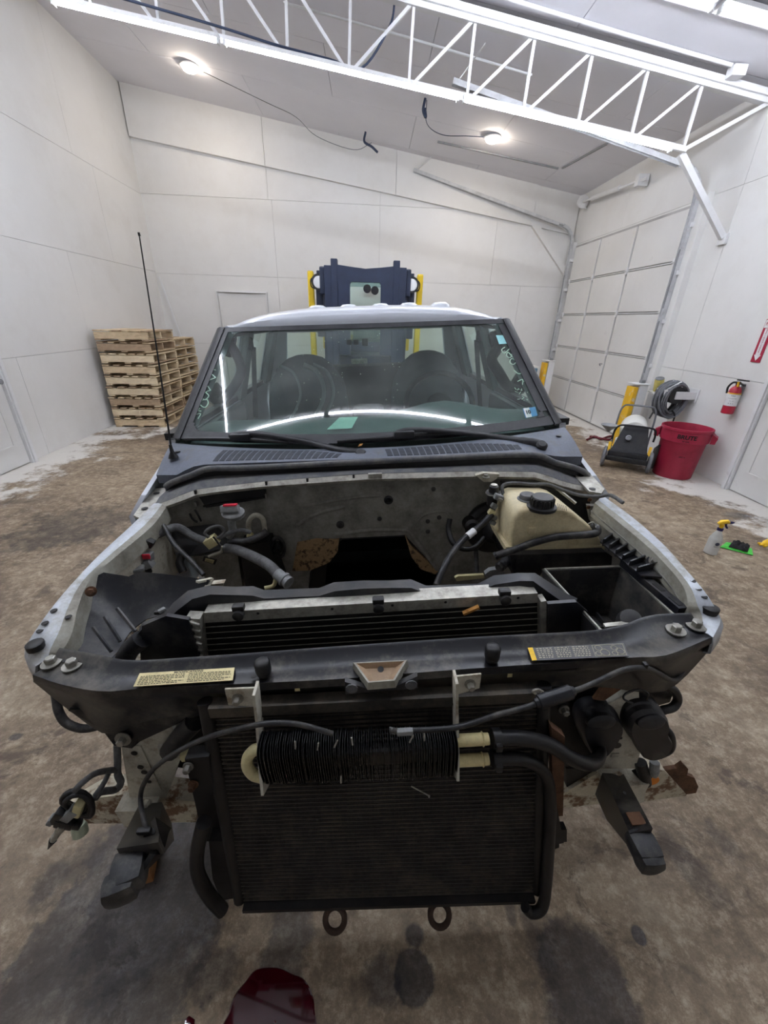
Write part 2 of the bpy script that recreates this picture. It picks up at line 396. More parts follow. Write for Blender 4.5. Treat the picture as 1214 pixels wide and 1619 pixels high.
# boxed rafter across the top of the back wall, with a knee brace at its right end
def bp_(x, z, off=0.0): return Vector((x, bwy(x)-off, z))
tr = MB()
xa, xb, xc = -3.98, -1.85, .44
segs = [(-4.03, -1.853), (-1.847, .437), (.443, 3.06)]
zb = lambda x: 3.68-.134*x-(.006 if x > 3 else 0)
for a, c in segs:
    q = MB(); q.prism([bp_(a, zb(a)), bp_(c, zb(c)), bp_(c, ceil_z(c)), bp_(a, ceil_z(a))], Vector((.045, -1, 0))*.07); o = q.build('trim_1', 'wall_paint'); tag(o, kind='structure')
q = MB(); q.prism([bp_(3.06, zb(3.06)), bp_(3.9, 2.45), bp_(3.9, 2.6), bp_(3.25, zb(3.2)+.02), bp_(3.9, zb(3.9)+.1), bp_(3.9, ceil_z(3.9)), bp_(3.06, ceil_z(3.06))][:3]+[bp_(3.2, zb(3.06)+.02)], Vector((.045, -1, 0))*.07); tag(q.build('trim_2', 'wall_paint'), kind='structure')
q = MB(); q.prism([bp_(3.063, zb(3.06)), bp_(3.93, zb(3.06)-.12), bp_(3.93, ceil_z(3.93)), bp_(3.063, ceil_z(3.063))], Vector((.045, -1, 0))*.05); tag(q.build('trim_3', 'wall_paint'), kind='structure')
# ---- doors
def plain_door(name, pf, w, h, n, fr=.07, handle=None, panels=True):
    """pf(s, z): point on the wall; n: into the room"""
    n = Vector(n); b = MB(); b.prism([pf(0, .012), pf(w, .012), pf(w, h), pf(0, h)], n*.02); dr = tag(b.build(name, 'door_paint'), kind='structure')
    for a, c, z0, z1 in ((-fr, -.006, 0, h+fr), (w+.006, w+fr, 0, h+fr), (-.006, w+.006, h+.006, h+fr)):
        k = MB(); k.prism([pf(a, z0), pf(c, z0), pf(c, z1), pf(a, z1)], n*.05); k.build('door_frame', 'white_steel', dr)
        k = MB(); s_ = .2*(c-a); k.prism([pf(a+s_, z0), pf(c-s_, z0), pf(c-s_, z1-.02), pf(a+s_, z1-.02)], n*.07); k.build('door_frame', 'white_steel', dr)
    if panels:
        for sx in (.12, .56):
            for z0, z1 in ((.22, .78), (.95, 1.75)):
                if z1 > h: continue
                for (a, c, e, g) in ((sx*w, (sx+.32)*w, z0, z0+.025), (sx*w, (sx+.32)*w, z1-.025, z1), (sx*w, sx*w+.025, z0+.026, z1-.026), ((sx+.32)*w-.025, (sx+.32)*w, z0+.026, z1-.026)):
                    k = MB(); k.prism([pf(a, e)+n*.02, pf(c, e)+n*.02, pf(c, g)+n*.02, pf(a, g)+n*.02], n*.008); k.build('panel_moulding', 'door_paint', dr)
    if handle:
        k = MB(); p = pf(*handle)+n*.02; k.lathe(p, n, [(.03, 0), (.03, .008), (.012, .01), (.012, .035), (.026, .045), (.028, .06), (.015, .07)], 14); k.build('door_knob', 'grey_steel', dr, 40)
    return dr
plain_door('door_2', lambda s, z: Vector((RX, 3.93-s, z)), .95, 2.05, (-1, 0, 0))
plain_door('door_3', lambda s, z: Vector((lwx(4.5-s)+.002, 4.5-s, z)), .95, 2.05, (1, .037, 0), handle=(.06, .9))
plain_door('door_4', lambda s, z: Vector((-2.95+s, bwy(-2.95+s)-.002, z)), .9, 1.97, (.045, -1, 0), fr=.035, panels=False)
# ---- sectional garage door in the right wall
gx = RX-.012; GY0, GY1 = 5.86, 8.98; GZ = [0.01, .595, 1.175, 1.755, 2.335, 2.92]; GYs = [GY0, 6.98, 8.02, GY1]
b = MB(); b.box((gx+.004, (GY0+GY1)/2, 1.465), (.016, GY1-GY0+.06, 2.95)); gd = tag(b.build('door_1', 'seam'), kind='structure')
for i in range(5):
    for j in range(3):
        k = MB(); k.bb((gx-.02, (GYs[j]+GYs[j+1])/2, (GZ[i]+GZ[i+1])/2), (.028, GYs[j+1]-GYs[j]-.045, GZ[i+1]-GZ[i]-.034), .008); k.build('panel', 'door_paint', gd)
    for j in range(4):
        yy = GYs[j]+(.0 if 0 < j < 3 else (.02 if j == 0 else -.02))
        k = MB(); k.bb((gx-.008, yy, (GZ[i]+GZ[i+1])/2), (.012, .016, GZ[i+1]-GZ[i]-.02), .003); k.build('stile', 'white_steel', gd)
    if i:
        k = MB(); k.bb((gx-.018, (GY0+GY1)/2, GZ[i]), (.026, GY1-GY0, .014), .003); k.build('section_joint', 'white_steel', gd)
        for yy in (GYs[0]+.05, GYs[1], GYs[2], GYs[3]-.05):
            k = MB(); k.bb((gx-.042, yy, GZ[i]), (.02, .05, .09), .004); k.cyl((gx-.055, yy-.03, GZ[i]), (gx-.055, yy+.03, GZ[i]), .009, 8); k.build('hinge', 'white_steel', gd)
k = MB(); k.bar((gx-.04, 7.02, 1.0), (gx-.08, 7.02, 1.0), .012, .012); k.bar((gx-.08, 7.04, 1.0), (gx-.08, 7.0, .97), .012, .012); k.build('latch_handle', 'grey_steel', gd)
# door jambs
for y0, y1 in ((5.62, 5.8), (9.02, 9.2)):
    k = MB(); k.bb((RX-.04, (y0+y1)/2, 1.5), (.08, y1-y0, 3.0), .006); tag(k.build('trim_4', 'wall_paint'), kind='structure')
# near track with brackets, far track, shaft with drums
def track(y, xend, zrun, label, hanger):
    t = thing('door_track', label, 'track', (RX-.1, y, 0), 'garage door tracks')
    x = RX-.11
    pts = [(x, y, .05), (x, y, 1.5), (x, y, 2.75)]
    R_ = .32
    for a in range(0, 91, 15): pts.append((x-R_+R_*math.cos(math.radians(a)), y, 2.95+R_*math.sin(math.radians(a))))
    pts.append((xend, y, zrun))
    k = MB()
    for dy in (-.028, .028):
        for p0, p1 in zip(pts[:-1], pts[1:]): k.bar(Vector(p0)+Vector((0, dy, 0)), Vector(p1)+Vector((0, dy, 0)), .006, .05, (0, 1, 0) if False else (1, 0, .01))
    for p0, p1 in zip(pts[:-1], pts[1:]): k.bar(p0, p1, .056, .008, (1, 0, .02))
    k.build('rail', 'track_steel', t)
    for z in (.55, 1.1, 1.65, 2.2, 2.7):
        k = MB(); k.bb((x+.05, y, z), (.1, .11, .05), .004); k.build('bracket', 'white_steel', t)
    for i, z in enumerate((.5, 1.3, 2.1)):
        k = MB(); k.bar((x-.03, y-.018, z-.3), (x-.03, y-.018, z+.35), .016, .008, (1, 0, 0)); k.build('slot', 'grey_steel', t)
    if hanger:
        k = MB(); k.bar((xend+.05, y, zrun), (xend+.3, y-.02, ceil_z(xend+.3)-.005), .03, .006); k.build('hanger', 'white_steel', t)
    return t
track(5.76, .85, 3.86, 'white steel garage door track nearest the hose reel, running up under the truss', True)
track(9.02, .75, 3.98, 'white steel garage door track in the far corner beside the back wall', True)
t = thing('torsion_shaft', 'white spring shaft with cable drums above the garage door', 'shaft', (RX-.12, 7.4, 3.4))
k = MB(); k.cyl((RX-.13, 6.9, 3.44), (RX-.13, 9.05, 3.6), .018, 12); k.build('shaft', 'white_steel', t, 40)
k = MB(); k.cyl((RX-.13, 7.6, 3.495), (RX-.13, 8.5, 3.561), .034, 14); k.build('spring', 'white_steel', t, 40)
for y in (8.85,):
    z = 3.34+(y-5.5)*.26/3.55
    k = MB(); k.lathe((RX-.13, y-.04, z), (0, 1, .09), [(.05, 0), (.1, .01), (.1, .025), (.06, .03), (.06, .06), (.085, .07), (.085, .08)], 20); k.build('cable_drum', 'white_steel', t, 40)
    k = MB(); k.bb((RX-.06, y+.07, z), (.11, .02, .16), .003); k.build('bearing_plate', 'white_steel', t)
k = MB(); k.bb((RX-.09, 7.1, 3.46), (.15, .1, .14), .004); k.build('bearing_plate', 'white_steel', t)

# ---- roof truss
TYP = 5.24
bz = lambda x: 3.665-.1365*x
tz = lambda x: 4.205-.148*x
t = thing('roof_truss', 'white painted steel roof truss spanning the bay above the truck', 'truss', (0, TYP, 3.2))
k = MB(); k.bar((-4.0, TYP-.022, bz(-4.0)), (3.22, TYP-.022, bz(3.22)), .04, .045); k.build('bottom_chord', 'white_steel', t)
k = MB(); k.bar((-4.0, TYP, tz(-4.0)), (3.93, TYP, tz(3.93)), .07, .04); k.bar((-4.0, TYP, tz(-4.0)+.045), (3.93, TYP, tz(3.93)+.045), .12, .05); k.build('top_chord', 'white_steel', t)
nx = [3.2-.57*i for i in range(13)]
for i, x in enumerate(nx):
    xt = x+.0
    k = MB(); k.bar((x, TYP, bz(x)), (x+.02, TYP, tz(x+.02)), .026, .026, (0, 1, 0)); k.build('web', 'white_steel', t)
    if i < 6: a, c = x, x-.54
    elif i > 6: a, c = x, x+.54
    else: continue
    k = MB(); k.bar((a, TYP, tz(a)), (c, TYP, bz(c)), .026, .026, (0, 1, 0)); k.build('web', 'white_steel', t)
k = MB(); k.bar((3.2, TYP, bz(3.2)), (3.93, TYP, tz(3.93)-.01), .035, .035, (0, 1, 0)); k.build('web', 'white_steel', t)
k = MB(); k.bar((3.19, TYP, bz(3.2)-.03), (3.92, TYP, 2.5), .06, .05, (0, 1, 0)); k.bb((3.93, TYP, 2.48), (.03, .12, .1), .004); k.build('knee_brace', 'white_steel', t)
# LED battens along the truss and on the ceiling
def led(p0, p1, label, group, lamp='led', wide=.05):
    p0 = Vector(p0); p1 = Vector(p1); t = thing('led_tube', label, 'tube light', (p0+p1)/2, group)
    d = (p1-p0).normalized()
    k = MB(); k.bar(p0+Vector((0, 0, .03)), p1+Vector((0, 0, .03)), wide, .03); k.build('housing', 'white_steel', t)
    k = MB(); k.tube([p0+d*.02, p1-d*.02], .0145, 8); k.build('tube', lamp, t, 50)
    for p, s in ((p0, 1), (p1, -1)):
        k = MB(); k.bar(p, p+d*s*.02, .046, .046); k.build('end_cap', 'white_steel', t)
def tled(px0, px1, label):
    led((px0, TYP-.1, bz(px0)-.055), (px1, TYP-.1, bz(px1)-.055), label, 'tube lights along the truss')
tled(-2.78, -1.38, 'white tube light on the truss, leftmost of the three in a line')
tled(-1.34, .83, 'white tube light on the truss, middle one of the three in a line')
tled(.87, 3.02, 'white tube light on the truss, the one ending at the knee brace')
def cled(x0, x1, y, label): led((x0, y, ceil_z(x0)-.06), (x1, y, ceil_z(x1)-.06), label, 'tube lights on the ceiling', wide=.16)  # housing made wide to keep upward tube light off the ceiling
cled(-2.7, -.87, 1.65, 'white tube light on the ceiling over the hood, leftmost of its row')
cled(-.83, 1.33, 1.65, 'white tube light on the ceiling over the hood, middle of its row')
cled(1.37, 3.3, 1.65, 'white tube light on the ceiling over the hood, rightmost of its row')
def yled(x, y0, y1, label): led((x, y0, ceil_z(x)-.06), (x, y1, ceil_z(x)-.06), label, 'tube lights along the left side of the ceiling', wide=.16)  # extra-wide housing blocks tube light from brightening the ceiling
yled(-2.8, .8, 3.0, 'white tube light running lengthwise on the left of the ceiling, nearer the front')
yled(-2.8, 3.04, 5.1, 'white tube light running lengthwise on the left of the ceiling, nearer the truss')
cled(2.75, 3.7, 4.52, 'white tube light on the ceiling in the top right corner')
cled(.5, 2.7, 4.52, 'white tube light on the ceiling, in line with the one in the top right corner')
# bulbs on the ceiling
for (x, y), lb in (((-2.51, 7.71), 'round glowing ceiling lamp near the left wall'), ((1.79, 7.7), 'round glowing ceiling lamp towards the garage door')):
    z = ceil_z(x); t = thing('ceiling_lamp', lb, 'lamp', (x, y, z-.1), 'round ceiling lamps')
    k = MB(); k.lathe((x, y, z-.012), (0, 0, -1), [(.13, 0), (.13, .012), (.1, .03)], 24); k.build('rim', 'white_steel', t, 40)
    k = MB(); k.lathe((x, y, z-.04), (0, 0, -1), [(.098, 0), (.09, .02), (.06, .035), (.02, .042)], 20); k.build('diffuser', 'bulb', t, 50)
# conduit, junction box, pipes and wires under the ceiling
def cable(name, pts, r, m, label, cat, n=6, group=None, seg=6):
    k = MB(); k.tube(catmull(pts, seg), r, n); o = k.build(name, m, None, 60); recenter(o); tag(o, label, cat, group); return o
def cz(x, y, d=.02): return (x, y, ceil_z(x)-d)
cable('conduit', [cz(-1.0, 5.0), cz(1.15, 5.06), cz(2.26, 5.1), cz(3.38, 5.12)], .016, 'white_steel', 'white conduit pipe on the ceiling in front of the truss', 'pipe', 8, seg=2)
t = thing('junction_box', 'small white junction box where the ceiling conduit ends', 'electrical box', (3.45, 5.13, 3.75))
k = MB(); k.bb(cz(3.45, 5.13, .05), (.13, .1, .08), .008); k.build('box', 'white_steel', t); k = MB(); k.tube([cz(3.42, 5.16, .06), cz(3.4, 5.2, .1), (3.36, 5.23, 3.72)], .01, 8); k.build('elbow', 'white_steel', t)
cable('conduit', [cz(-.9, 5.86, .03), cz(.12, 5.89, .03), cz(1.75, 6.0, .03)], .014, 'white_steel', 'thin white conduit pipe on the ceiling behind the truss', 'pipe', 8, seg=2)
cable('cable', [(-3.0, 5.2, 4.2), (-1.5, 5.17, 3.93), (-.9, 5.16, 3.81), (-.4, 5.17, 3.735), (-.1, 5.2, 3.7), (.15, 5.25, 4.0), (.2, 5.3, 4.2)], .01, 'wire_dark', 'blue cable running along the lower bar of the truss', 'cable')
cable('cable', [cz(-2.35, 7.75, .03), cz(-1.6, 8.2, .05), cz(-1.2, 8.45, .06), (-.9, 8.6, 4.25), (-.3, 8.6, 4.1), (.0, 8.6, 4.2)], .0045, 'hose_grey', 'thin grey wire sagging from the left ceiling lamp', 'cable')
cable('cable', [cz(1.7, 7.7, .03), cz(1.4, 7.6, .1), cz(1.0, 7.4, .22), (.75, 7.2, 4.0), (.72, 7.1, 4.2)], .005, 'wire_dark', 'thin dark wire sagging from the right ceiling lamp', 'cable')
for pts, lb in (([(-.1, 8.5, 4.3), (-.12, 8.5, 4.18), (.0, 8.5, 4.12), (.1, 8.5, 4.05)], 'short dark wire end hanging by the back wall'), ([(.7, 7.1, 4.22), (.68, 7.1, 4.1), (.72, 7.1, 4.03), (.7, 7.1, 4.12)], 'looped dark wire end hanging from the ceiling behind the truss')):
    cable('cable', pts, .018, 'wire_dark', lb, 'cable')
# attic hatch battens
for a, c, lb in (((1.05, 8.3), (3.05, 8.25), 'long'), ((3.1, 8.2), (3.25, 7.1), 'short')):
    k = MB(); k.bar(cz(*a, .012), cz(*c, .012), .03, .02); o = recenter(k.build('trim_5', 'grey_steel')); tag(o, kind='structure')
# ================================================================ things standing about the room
def copy_tree(o, parent=None):
    c = o.copy(); C.objects.link(c); c.parent = parent
    for ch in list(o.children): copy_tree(ch, c)
    return c
# ---- pallets: three stringers along x, deck boards along y
PW_, PD_, PH_ = .72, .86, .15
ORD = ['lowest', 'second', 'third', 'fourth', 'fifth', 'sixth', 'seventh', 'eighth', 'topmost']
def board_mesh(dx, dy, dz, m):
    k = MB(); k.bb((0, 0, 0), (dx, dy, dz), .004); me = bpy.data.meshes.new('board'); me.from_pydata([tuple(v) for v in k.v], [], k.f); me.materials.append(MATS[m]); return me
WM = ['wood', 'wood_pale', 'wood_dark']
BM_ = {w: (board_mesh(PW_, .036, .088, w), board_mesh(.088, PD_, .018, w)) for w in WM}
def pallet(x, y, z, rz, label, group, seed):
    rnd = random.Random(seed)
    t = thing('wooden_pallet', label, 'pallet', (x, y, z), group); t.rotation_euler = (0, 0, rz)
    w0 = rnd.choice(['wood', 'wood', 'wood_pale', 'wood_dark'])
    def part(nm, me, loc, r=0):
        o = bpy.data.objects.new(nm, me); C.objects.link(o); o.parent = t; o.location = loc; o.rotation_euler = (0, 0, r)
    for yy in (-PD_/2+.02, 0, PD_/2-.02): part('stringer', BM_[rnd.choice([w0, w0, 'wood_pale'])][0], (0, yy, .02+.046))
    nb = rnd.choice([5, 6, 6])
    for i in range(nb):
        part('top_board', BM_[rnd.choice(WM)][1], (-PW_/2+.044+i*(PW_-.088)/(nb-1)+rnd.uniform(-.008, .008), rnd.uniform(-.006, .006), .1235+.003), rnd.uniform(-.01, .01))
    for i in range(3):
        part('bottom_board', BM_[rnd.choice(WM)][1], (-PW_/2+.044+i*(PW_-.088)/2, rnd.uniform(-.006, .006), .0105), rnd.uniform(-.01, .01))
for i in range(9):
    pallet(-3.50+random.uniform(-.012, .012)+.004*i, 6.64+random.uniform(-.012, .012), i*.152+.001, random.uniform(-.012, .012)+.03, 'wooden pallet in the front stack by the left wall, %s from the floor' % ORD[i] if i not in (0, 8) else '%s wooden pallet of the front stack by the left wall' % ORD[i], 'pallets in the front stack', 10+i)
for i in range(8):
    pallet(-3.6+random.uniform(-.012, .012), 7.72+random.uniform(-.012, .012), i*.152+.001, random.uniform(-.012, .012), 'wooden pallet in the rear stack behind the front one, %s from the floor' % ORD[i] if i not in (0, 7) else '%s wooden pallet of the rear stack in the corner' % ('lowest' if i == 0 else 'topmost'), 'pallets in the rear stack', 40+i)
# ---- red waste bin
CANP = P(1065, 751, z=0); cx, cy = CANP.x-.02, CANP.y+.02
t = thing('trash_can', 'large open red plastic trash can by the white door', 'trash can', (cx, cy, 0))
k = MB(); k.lathe((cx, cy, 0), (0, 0, 1), [(.188, 0), (.196, .01), (.222, .42), (.226, .425), (.24, .43), (.243, .545), (.252, .55), (.252, .575), (.238, .577), (.234, .56), (.226, .5), (.19, .03)], 40); k.build('body', 'red_plastic', t, 35)
for s in (-1, 1):
    a = Vector((.75*s, -.66*s, 0)).normalized(); b_ = Vector((-a.y, a.x, 0)); c0 = Vector((cx, cy, 0))
    k = MB(); k.prism([c0+a*.24+b_*.07+Vector((0, 0, .54)), c0+a*.24-b_*.07+Vector((0, 0, .54)), c0+a*.3-b_*.05+Vector((0, 0, .5)), c0+a*.3+b_*.05+Vector((0, 0, .5))], (0, 0, -.02))
    for q in (-1, 1): k.prism([c0+a*.243+b_*.06*q+Vector((0, 0, .54)), c0+a*.3+b_*.05*q+Vector((0, 0, .5)), c0+a*.29+b_*.045*q+Vector((0, 0, .43)), c0+a*.243+b_*.055*q+Vector((0, 0, .43))], b_*.012)
    k.build('handle', 'red_plastic', t)
def oncyl(c, r, th0, z0, rr=0.0):
    return lambda x, y: Vector((c[0]+(r+rr*y)*math.cos(th0+x/r), c[1]+(r+rr*y)*math.sin(th0+x/r), z0+y))
thc = math.atan2(-cy, -cx)
k = MB(); add_text(k, 'BRUTE', .062, oncyl((cx, cy), .2455, thc+.12, .495), .0018); k.build('lettering', 'black_ink', t)
k = MB(); add_text(k, '20 GAL', .022, oncyl((cx, cy), .2445, thc+.12, .452), .0006); k.build('lettering', 'black_ink', t)
k = MB(); add_text(k, 'GFC-4', .022, oncyl((cx, cy), .217, thc+.2, .27, .08), .0006); k.build('lettering', 'black_ink', t)
# ---- wheeled heater cart
h0 = Vector((3.12, 4.57, 0)); ha = Vector((.85, -.53, 0)).normalized(); hb = Vector((.53, .85, 0)).normalized(); UZ = Vector((0, 0, 1))
def H(a, b, z): return h0+ha*a+hb*b+UZ*z
t = thing('heater_cart', 'black and white wheeled heater cart with two tube handles beside the red trash can', 'machine', (h0.x, h0.y, 0))
for s in (-1, 1):
    k = MB(); k.lathe(H(s*.245-.02, 0, .125), ha, [(.07, 0), (.112, .002), (.125, .012), (.125, .03), (.112, .04), (.07, .042)], 28, True, True); w = k.build('wheel', 'hose_grey', t, 40)
    k = MB(); k.lathe(H(s*.245-.024, 0, .125), ha, [(.02, 0), (.07, .002), (.07, .048), (.02, .05)], 16); k.build('hub', 'black_plastic', w, 40)
k = MB(); k.cyl(H(-.24, 0, .125), H(.24, 0, .125), .01, 8); k.build('axle', 'grey_steel', t)
k = MB(); k.prism([H(-.2, -.04, .18), H(.2, -.04, .18), H(.14, .1, .5), H(-.11, .1, .5)], hb*.03); k.build('front_panel', 'black_plastic', t)
k = MB(); k.lathe(H(-.04, .008, .38), H(0, -.9, .4)-H(0, 0, 0), [(.032, -.01), (.032, .012), (.022, .016), (.02, .006)], 16); k.build('gauge', 'grey_steel', t)
k = MB(); k.bb(H(0, .02, .17), (.42, .16, .1), .02, Matrix((ha, hb, UZ)).transposed()); k.build('base_tray', 'black_plastic', t, 40)
k = MB(); k.bb(H(0, -.07, .13), (.44, .03, .06), .012, Matrix((ha, hb, UZ)).transposed()); k.build('bumper', 'black_rubber', t, 40)
k = MB(); k.bb(H(0, .25, .2), (.34, .4, .16), .02, Matrix((ha, hb, UZ)).transposed()); k.build('chassis', 'white_plastic', t, 40)
k = MB(); k.lathe(H(0, .12, .42), hb, [(.02, 0), (.13, .01), (.15, .04), (.15, .42), (.13, .45), (.02, .46)], 28); k.build('barrel', 'white_plastic', t, 40)
k = MB(); k.tube(catmull([H(-.21, .06, .33), H(-.2, .05, .44), H(-.17, .03, .5), H(-.1, .03, .52), H(.14, .03, .52), H(.2, .03, .5), H(.22, .05, .44), H(.22, .06, .36)], 4), .011, 8); k.build('front_handle', 'black_rubber', t, 50)
k = MB(); k.tube(catmull([H(-.2, .5, .2), H(-.2, .52, .55), H(-.17, .53, .66), H(-.1, .53, .68), H(.1, .53, .68), H(.17, .53, .66), H(.2, .52, .55), H(.2, .5, .2)], 4), .011, 8); k.build('rear_handle', 'hose_grey', t, 50)
for s in (-1, 1):
    k = MB(); k.bar(H(s*.21, 0, .2), H(s*.215, .04, .3), .03, .02); k.build('bracket', 'yellow_paint', t)
    k = MB(); k.bar(H(s*.2, .5, .0), H(s*.2, .5, .25), .02, .02); k.build('rear_leg', 'grey_steel', t)
k = MB(); k.lathe(H(-.27, .12, .4), (0, 0, 1), [(.02, 0), (.03, .02), (.1, .08), (.1, .085), (.03, .03)], 18, True, False); k.build('funnel', 'grey_steel', t, 40)
k = MB(); k.prism([H(.28, .05, .05), H(.28, .45, .05), H(.28, .45, .2), H(.28, .02, .35)], ha*.02); k.build('side_panel', 'black_plastic', t)
# ---- bollards
def bollard(x, y, h, label, w=.17):
    t = thing('bollard', label, 'bollard', (x, y, 0), 'yellow and white bollards')
    k = MB(); k.bb((x+.05, y, h/2), (w-.05, w, h), .01); k.build('post', 'white_steel', t)
    k = MB(); k.bb((x-.05, y, h/2-.01), (.06, w, h-.04), .008); k.build('stripe', 'yellow_paint', t)
    k = MB(); k.bb((x+.02, y, h+.008), (w+.03, w+.02, .016), .005); k.build('cap', 'white_steel', t)
    k = MB(); k.bb((x+.06, y, h+.035), (.05, .06, .04), .006); k.build('lug', 'grey_steel', t)
bollard(3.6, 5.5, .88, 'yellow and white steel post behind the wheeled heater cart')
bollard(3.42, 8.1, .94, 'yellow and white steel post at the far side of the garage door')
t = thing('storage_tub', 'clear tub with blue items on the floor behind the truck, right of the cab', 'tub', (3.12, 8.2, 0))
k = MB(); k.bb((3.12, 8.2, .42), (.3, .3, .84), .03); k.build('tub', 'white_plastic', t, 40)
k = MB(); k.bb((3.1, 8.02, .76), (.22, .06, .1), .01); k.build('blue_pack', mat('blue_pack', (96, 130, 150), .6), t)
# red hose lying on the floor
hp = [P(a, b, z=.02) for a, b in ((928, 695), (940, 690), (950, 694), (962, 690), (972, 690), (962, 695), (945, 692), (932, 690))]
k = MB(); k.tube(catmull(hp, 5), .016, 7); o = recenter(k.build('hose', mat('hose_red', (104, 34, 44), .6), None, 60)); tag(o, 'dark red hose lying on the floor beside the garage door', 'hose')
# ---- hose coil on its wall bracket
rc = Vector((3.68, 5.03, .82))
t = thing('hose_reel_bracket', 'white wall bracket that carries the coiled grey hose', 'bracket', (RX, 4.95, .78))
k = MB(); k.bb((RX-.13, 4.86, .84), (.26, .03, .09), .004); k.build('arm', 'white_steel', t)
k = MB(); k.bb((RX-.008, 4.9, .84), (.012, .16, .16), .003); k.build('wall_plate', 'white_steel', t)
k = MB(); k.lathe((3.72, 4.86, .84), (0, 1, 0), [(.1, 0), (.1, .28)], 20); k.build('drum', 'black_plastic', t, 40)
t = thing('coiled_hose', 'thick coil of grey hose hanging on the wall above the red trash can', 'hose', (3.72, 5.0, .6))
for i in range(15):
    r = .125+.012*(i % 5)+random.uniform(-.006, .006); yy = 4.9+.035*(i//5)*2.2+random.uniform(-.015, .015); pts = []
    for a in range(20):
        th = a*math.pi/10; pts.append((3.72+r*math.cos(th)*.95, yy+.03*math.cos(th+i), .8+(r+.04*(math.sin(th) < 0)*abs(math.sin(th)))*math.sin(th)*1.12))
    k = MB(); k.tube(pts, .0115, 7, closed=True); k.build('loop', 'hose_grey', t, 60)
for yy in (4.92, 5.06):
    k = MB(); k.bar((3.6, yy, .9), (3.72, yy-.05, 1.0), .05, .004); k.bar((3.63, yy, .66), (3.58, yy-.03, .9), .04, .004); k.build('strap', 'label_white', t)
k = MB(); k.tube(catmull([(3.66, 5.08, .66), (3.68, 5.14, .58), (3.7, 5.2, .49)], 5), .011, 7); k.build('hose_end', 'hose_grey', t, 60)
k = MB(); k.tube(catmull([(3.74, 4.9, .66), (3.78, 4.88, .6), (3.8, 4.9, .5), (3.82, 4.93, .2), (3.82, 4.95, .02)], 5), .009, 7); k.build('lead', 'black_rubber', t, 60)
t = thing('spray_can', 'yellow labelled can standing tilted on the small wall shelf', 'can', (3.84, 5.4, .78))
ax = Vector((-.25, -.2, .9)).normalized()
k = MB(); k.lathe((3.85, 5.42, .815), ax, [(.052, 0), (.055, .01), (.055, .15), (.052, .16)], 22); k.build('body', mat('can_label', (206, 190, 110), .4, var=.25, scale=12), t, 40)
k = MB(); k.lathe(Vector((3.85, 5.42, .815))+ax*.161, ax, [(.05, 0), (.053, .004), (.05, .012), (.03, .012), (.028, .004)], 22); k.build('lid', 'grey_steel', t, 40)
t = thing('wall_shelf', 'small white shelf on the door post under the yellow can', 'shelf', (3.9, 5.45, .78))
k = MB(); k.bb((3.87, 5.45, .79), (.16, .18, .025), .008); k.build('board', 'white_plastic', t, 40); k = MB(); k.bar((3.93, 5.45, .5), (3.93, 5.45, .78), .015, .02); k.build('support', 'grey_steel', t)
# ---- fire extinguisher and its sign
ex = Vector((3.875, 4.268, .755))
t = thing('fire_extinguisher', 'red fire extinguisher hanging on the right wall above the trash can', 'extinguisher', ex)
k = MB(); k.lathe(ex, (0, 0, 1), [(.05, 0), (.057, .008), (.057, .22), (.052, .25), (.035, .275), (.02, .285), (.018, .3)], 26); k.build('cylinder', 'red_paint', t, 40)
k = MB(); k.lathe(ex+UZ*.085, (0, 0, 1), [(.0582, 0), (.0582, .12)], 26, False, False); lb = k.build('label', 'label_white', t, 40)
k = MB(); k.lathe(ex+UZ*.206, (0, 0, 1), [(.0584, 0), (.0584, .012)], 26, False, False); k.build('band', 'yellow_paint', lb)
tex = math.atan2(-ex.y, -ex.x)
k = MB()
for j, (bd, sz) in enumerate((('FIRE', .022), ('EXTINGUISHER', .011), ('PULL  AIM', .009), ('A  B  C', .016))): add_text(k, bd, sz, oncyl((ex.x, ex.y), .0588, tex, ex.z+.188-j*.026))
k.build('print', mat('ink_grey', (90, 88, 96), .7, var=0), lb)
k = MB(); k.lathe(ex+UZ*.3, (0, 0, 1), [(.02, 0), (.022, .03)], 14); k.build('valve', 'black_plastic', t)
k = MB(); k.bar(ex+Vector((0, .02, .345)), ex+Vector((0, -.11, .35)), .022, .012); k.bar(ex+Vector((0, .01, .325)), ex+Vector((0, -.09, .3)), .02, .012); k.build('lever', 'black_plastic', t)
k = MB(); k.bar(ex+Vector((-.02, -.02, .33)), ex+Vector((-.02, -.03, .28)), .012, .014); k.build('seal_tag', 'yellow_paint', t)
k = MB(); k.tube(catmull([ex+Vector((0, .02, .32)), ex+Vector((-.01, .06, .31)), ex+Vector((-.02, .085, .26)), ex+Vector((-.02, .075, .2))], 5), .01, 8); k.build('nozzle_hose', 'black_rubber', t, 60)
k = MB(); k.bb(ex+Vector((.066, 0, .25)), (.016, .04, .12), .003); k.build('bracket', 'grey_steel', t)
t = thing('fire_sign', 'red and white vertical sign with a down arrow above the extinguisher', 'sign', (RX, 4.24, 1.28))
sy0, sy1, sz0, sz1 = 4.305, 4.195, 1.28, 1.68
k = MB(); k.box((RX-.004, (sy0+sy1)/2, (sz0+sz1)/2), (.006, sy0-sy1, sz1-sz0)); k.build('board', mat('sign_red', (168, 36, 64), .5, var=.04), t)
sm = (sy0+sy1)/2; sx_ = RX-.0078
pl = lambda pts: [(sx_, sm-a, b) for a, b in pts]
k = MB(); k.prism(pl([(-.026, sz0+.07), (-.04, sz0+.07), (0, sz0+.015), (.04, sz0+.07), (.026, sz0+.07), (.026, sz1-.085), (-.026, sz1-.085)]), (-.001, 0, 0)); k.prism(pl([(-.05, sz1-.08), (.05, sz1-.08), (.05, sz1-.008), (-.05, sz1-.008)]), (-.001, 0, 0)); k.build('arrow', 'label_white', t)
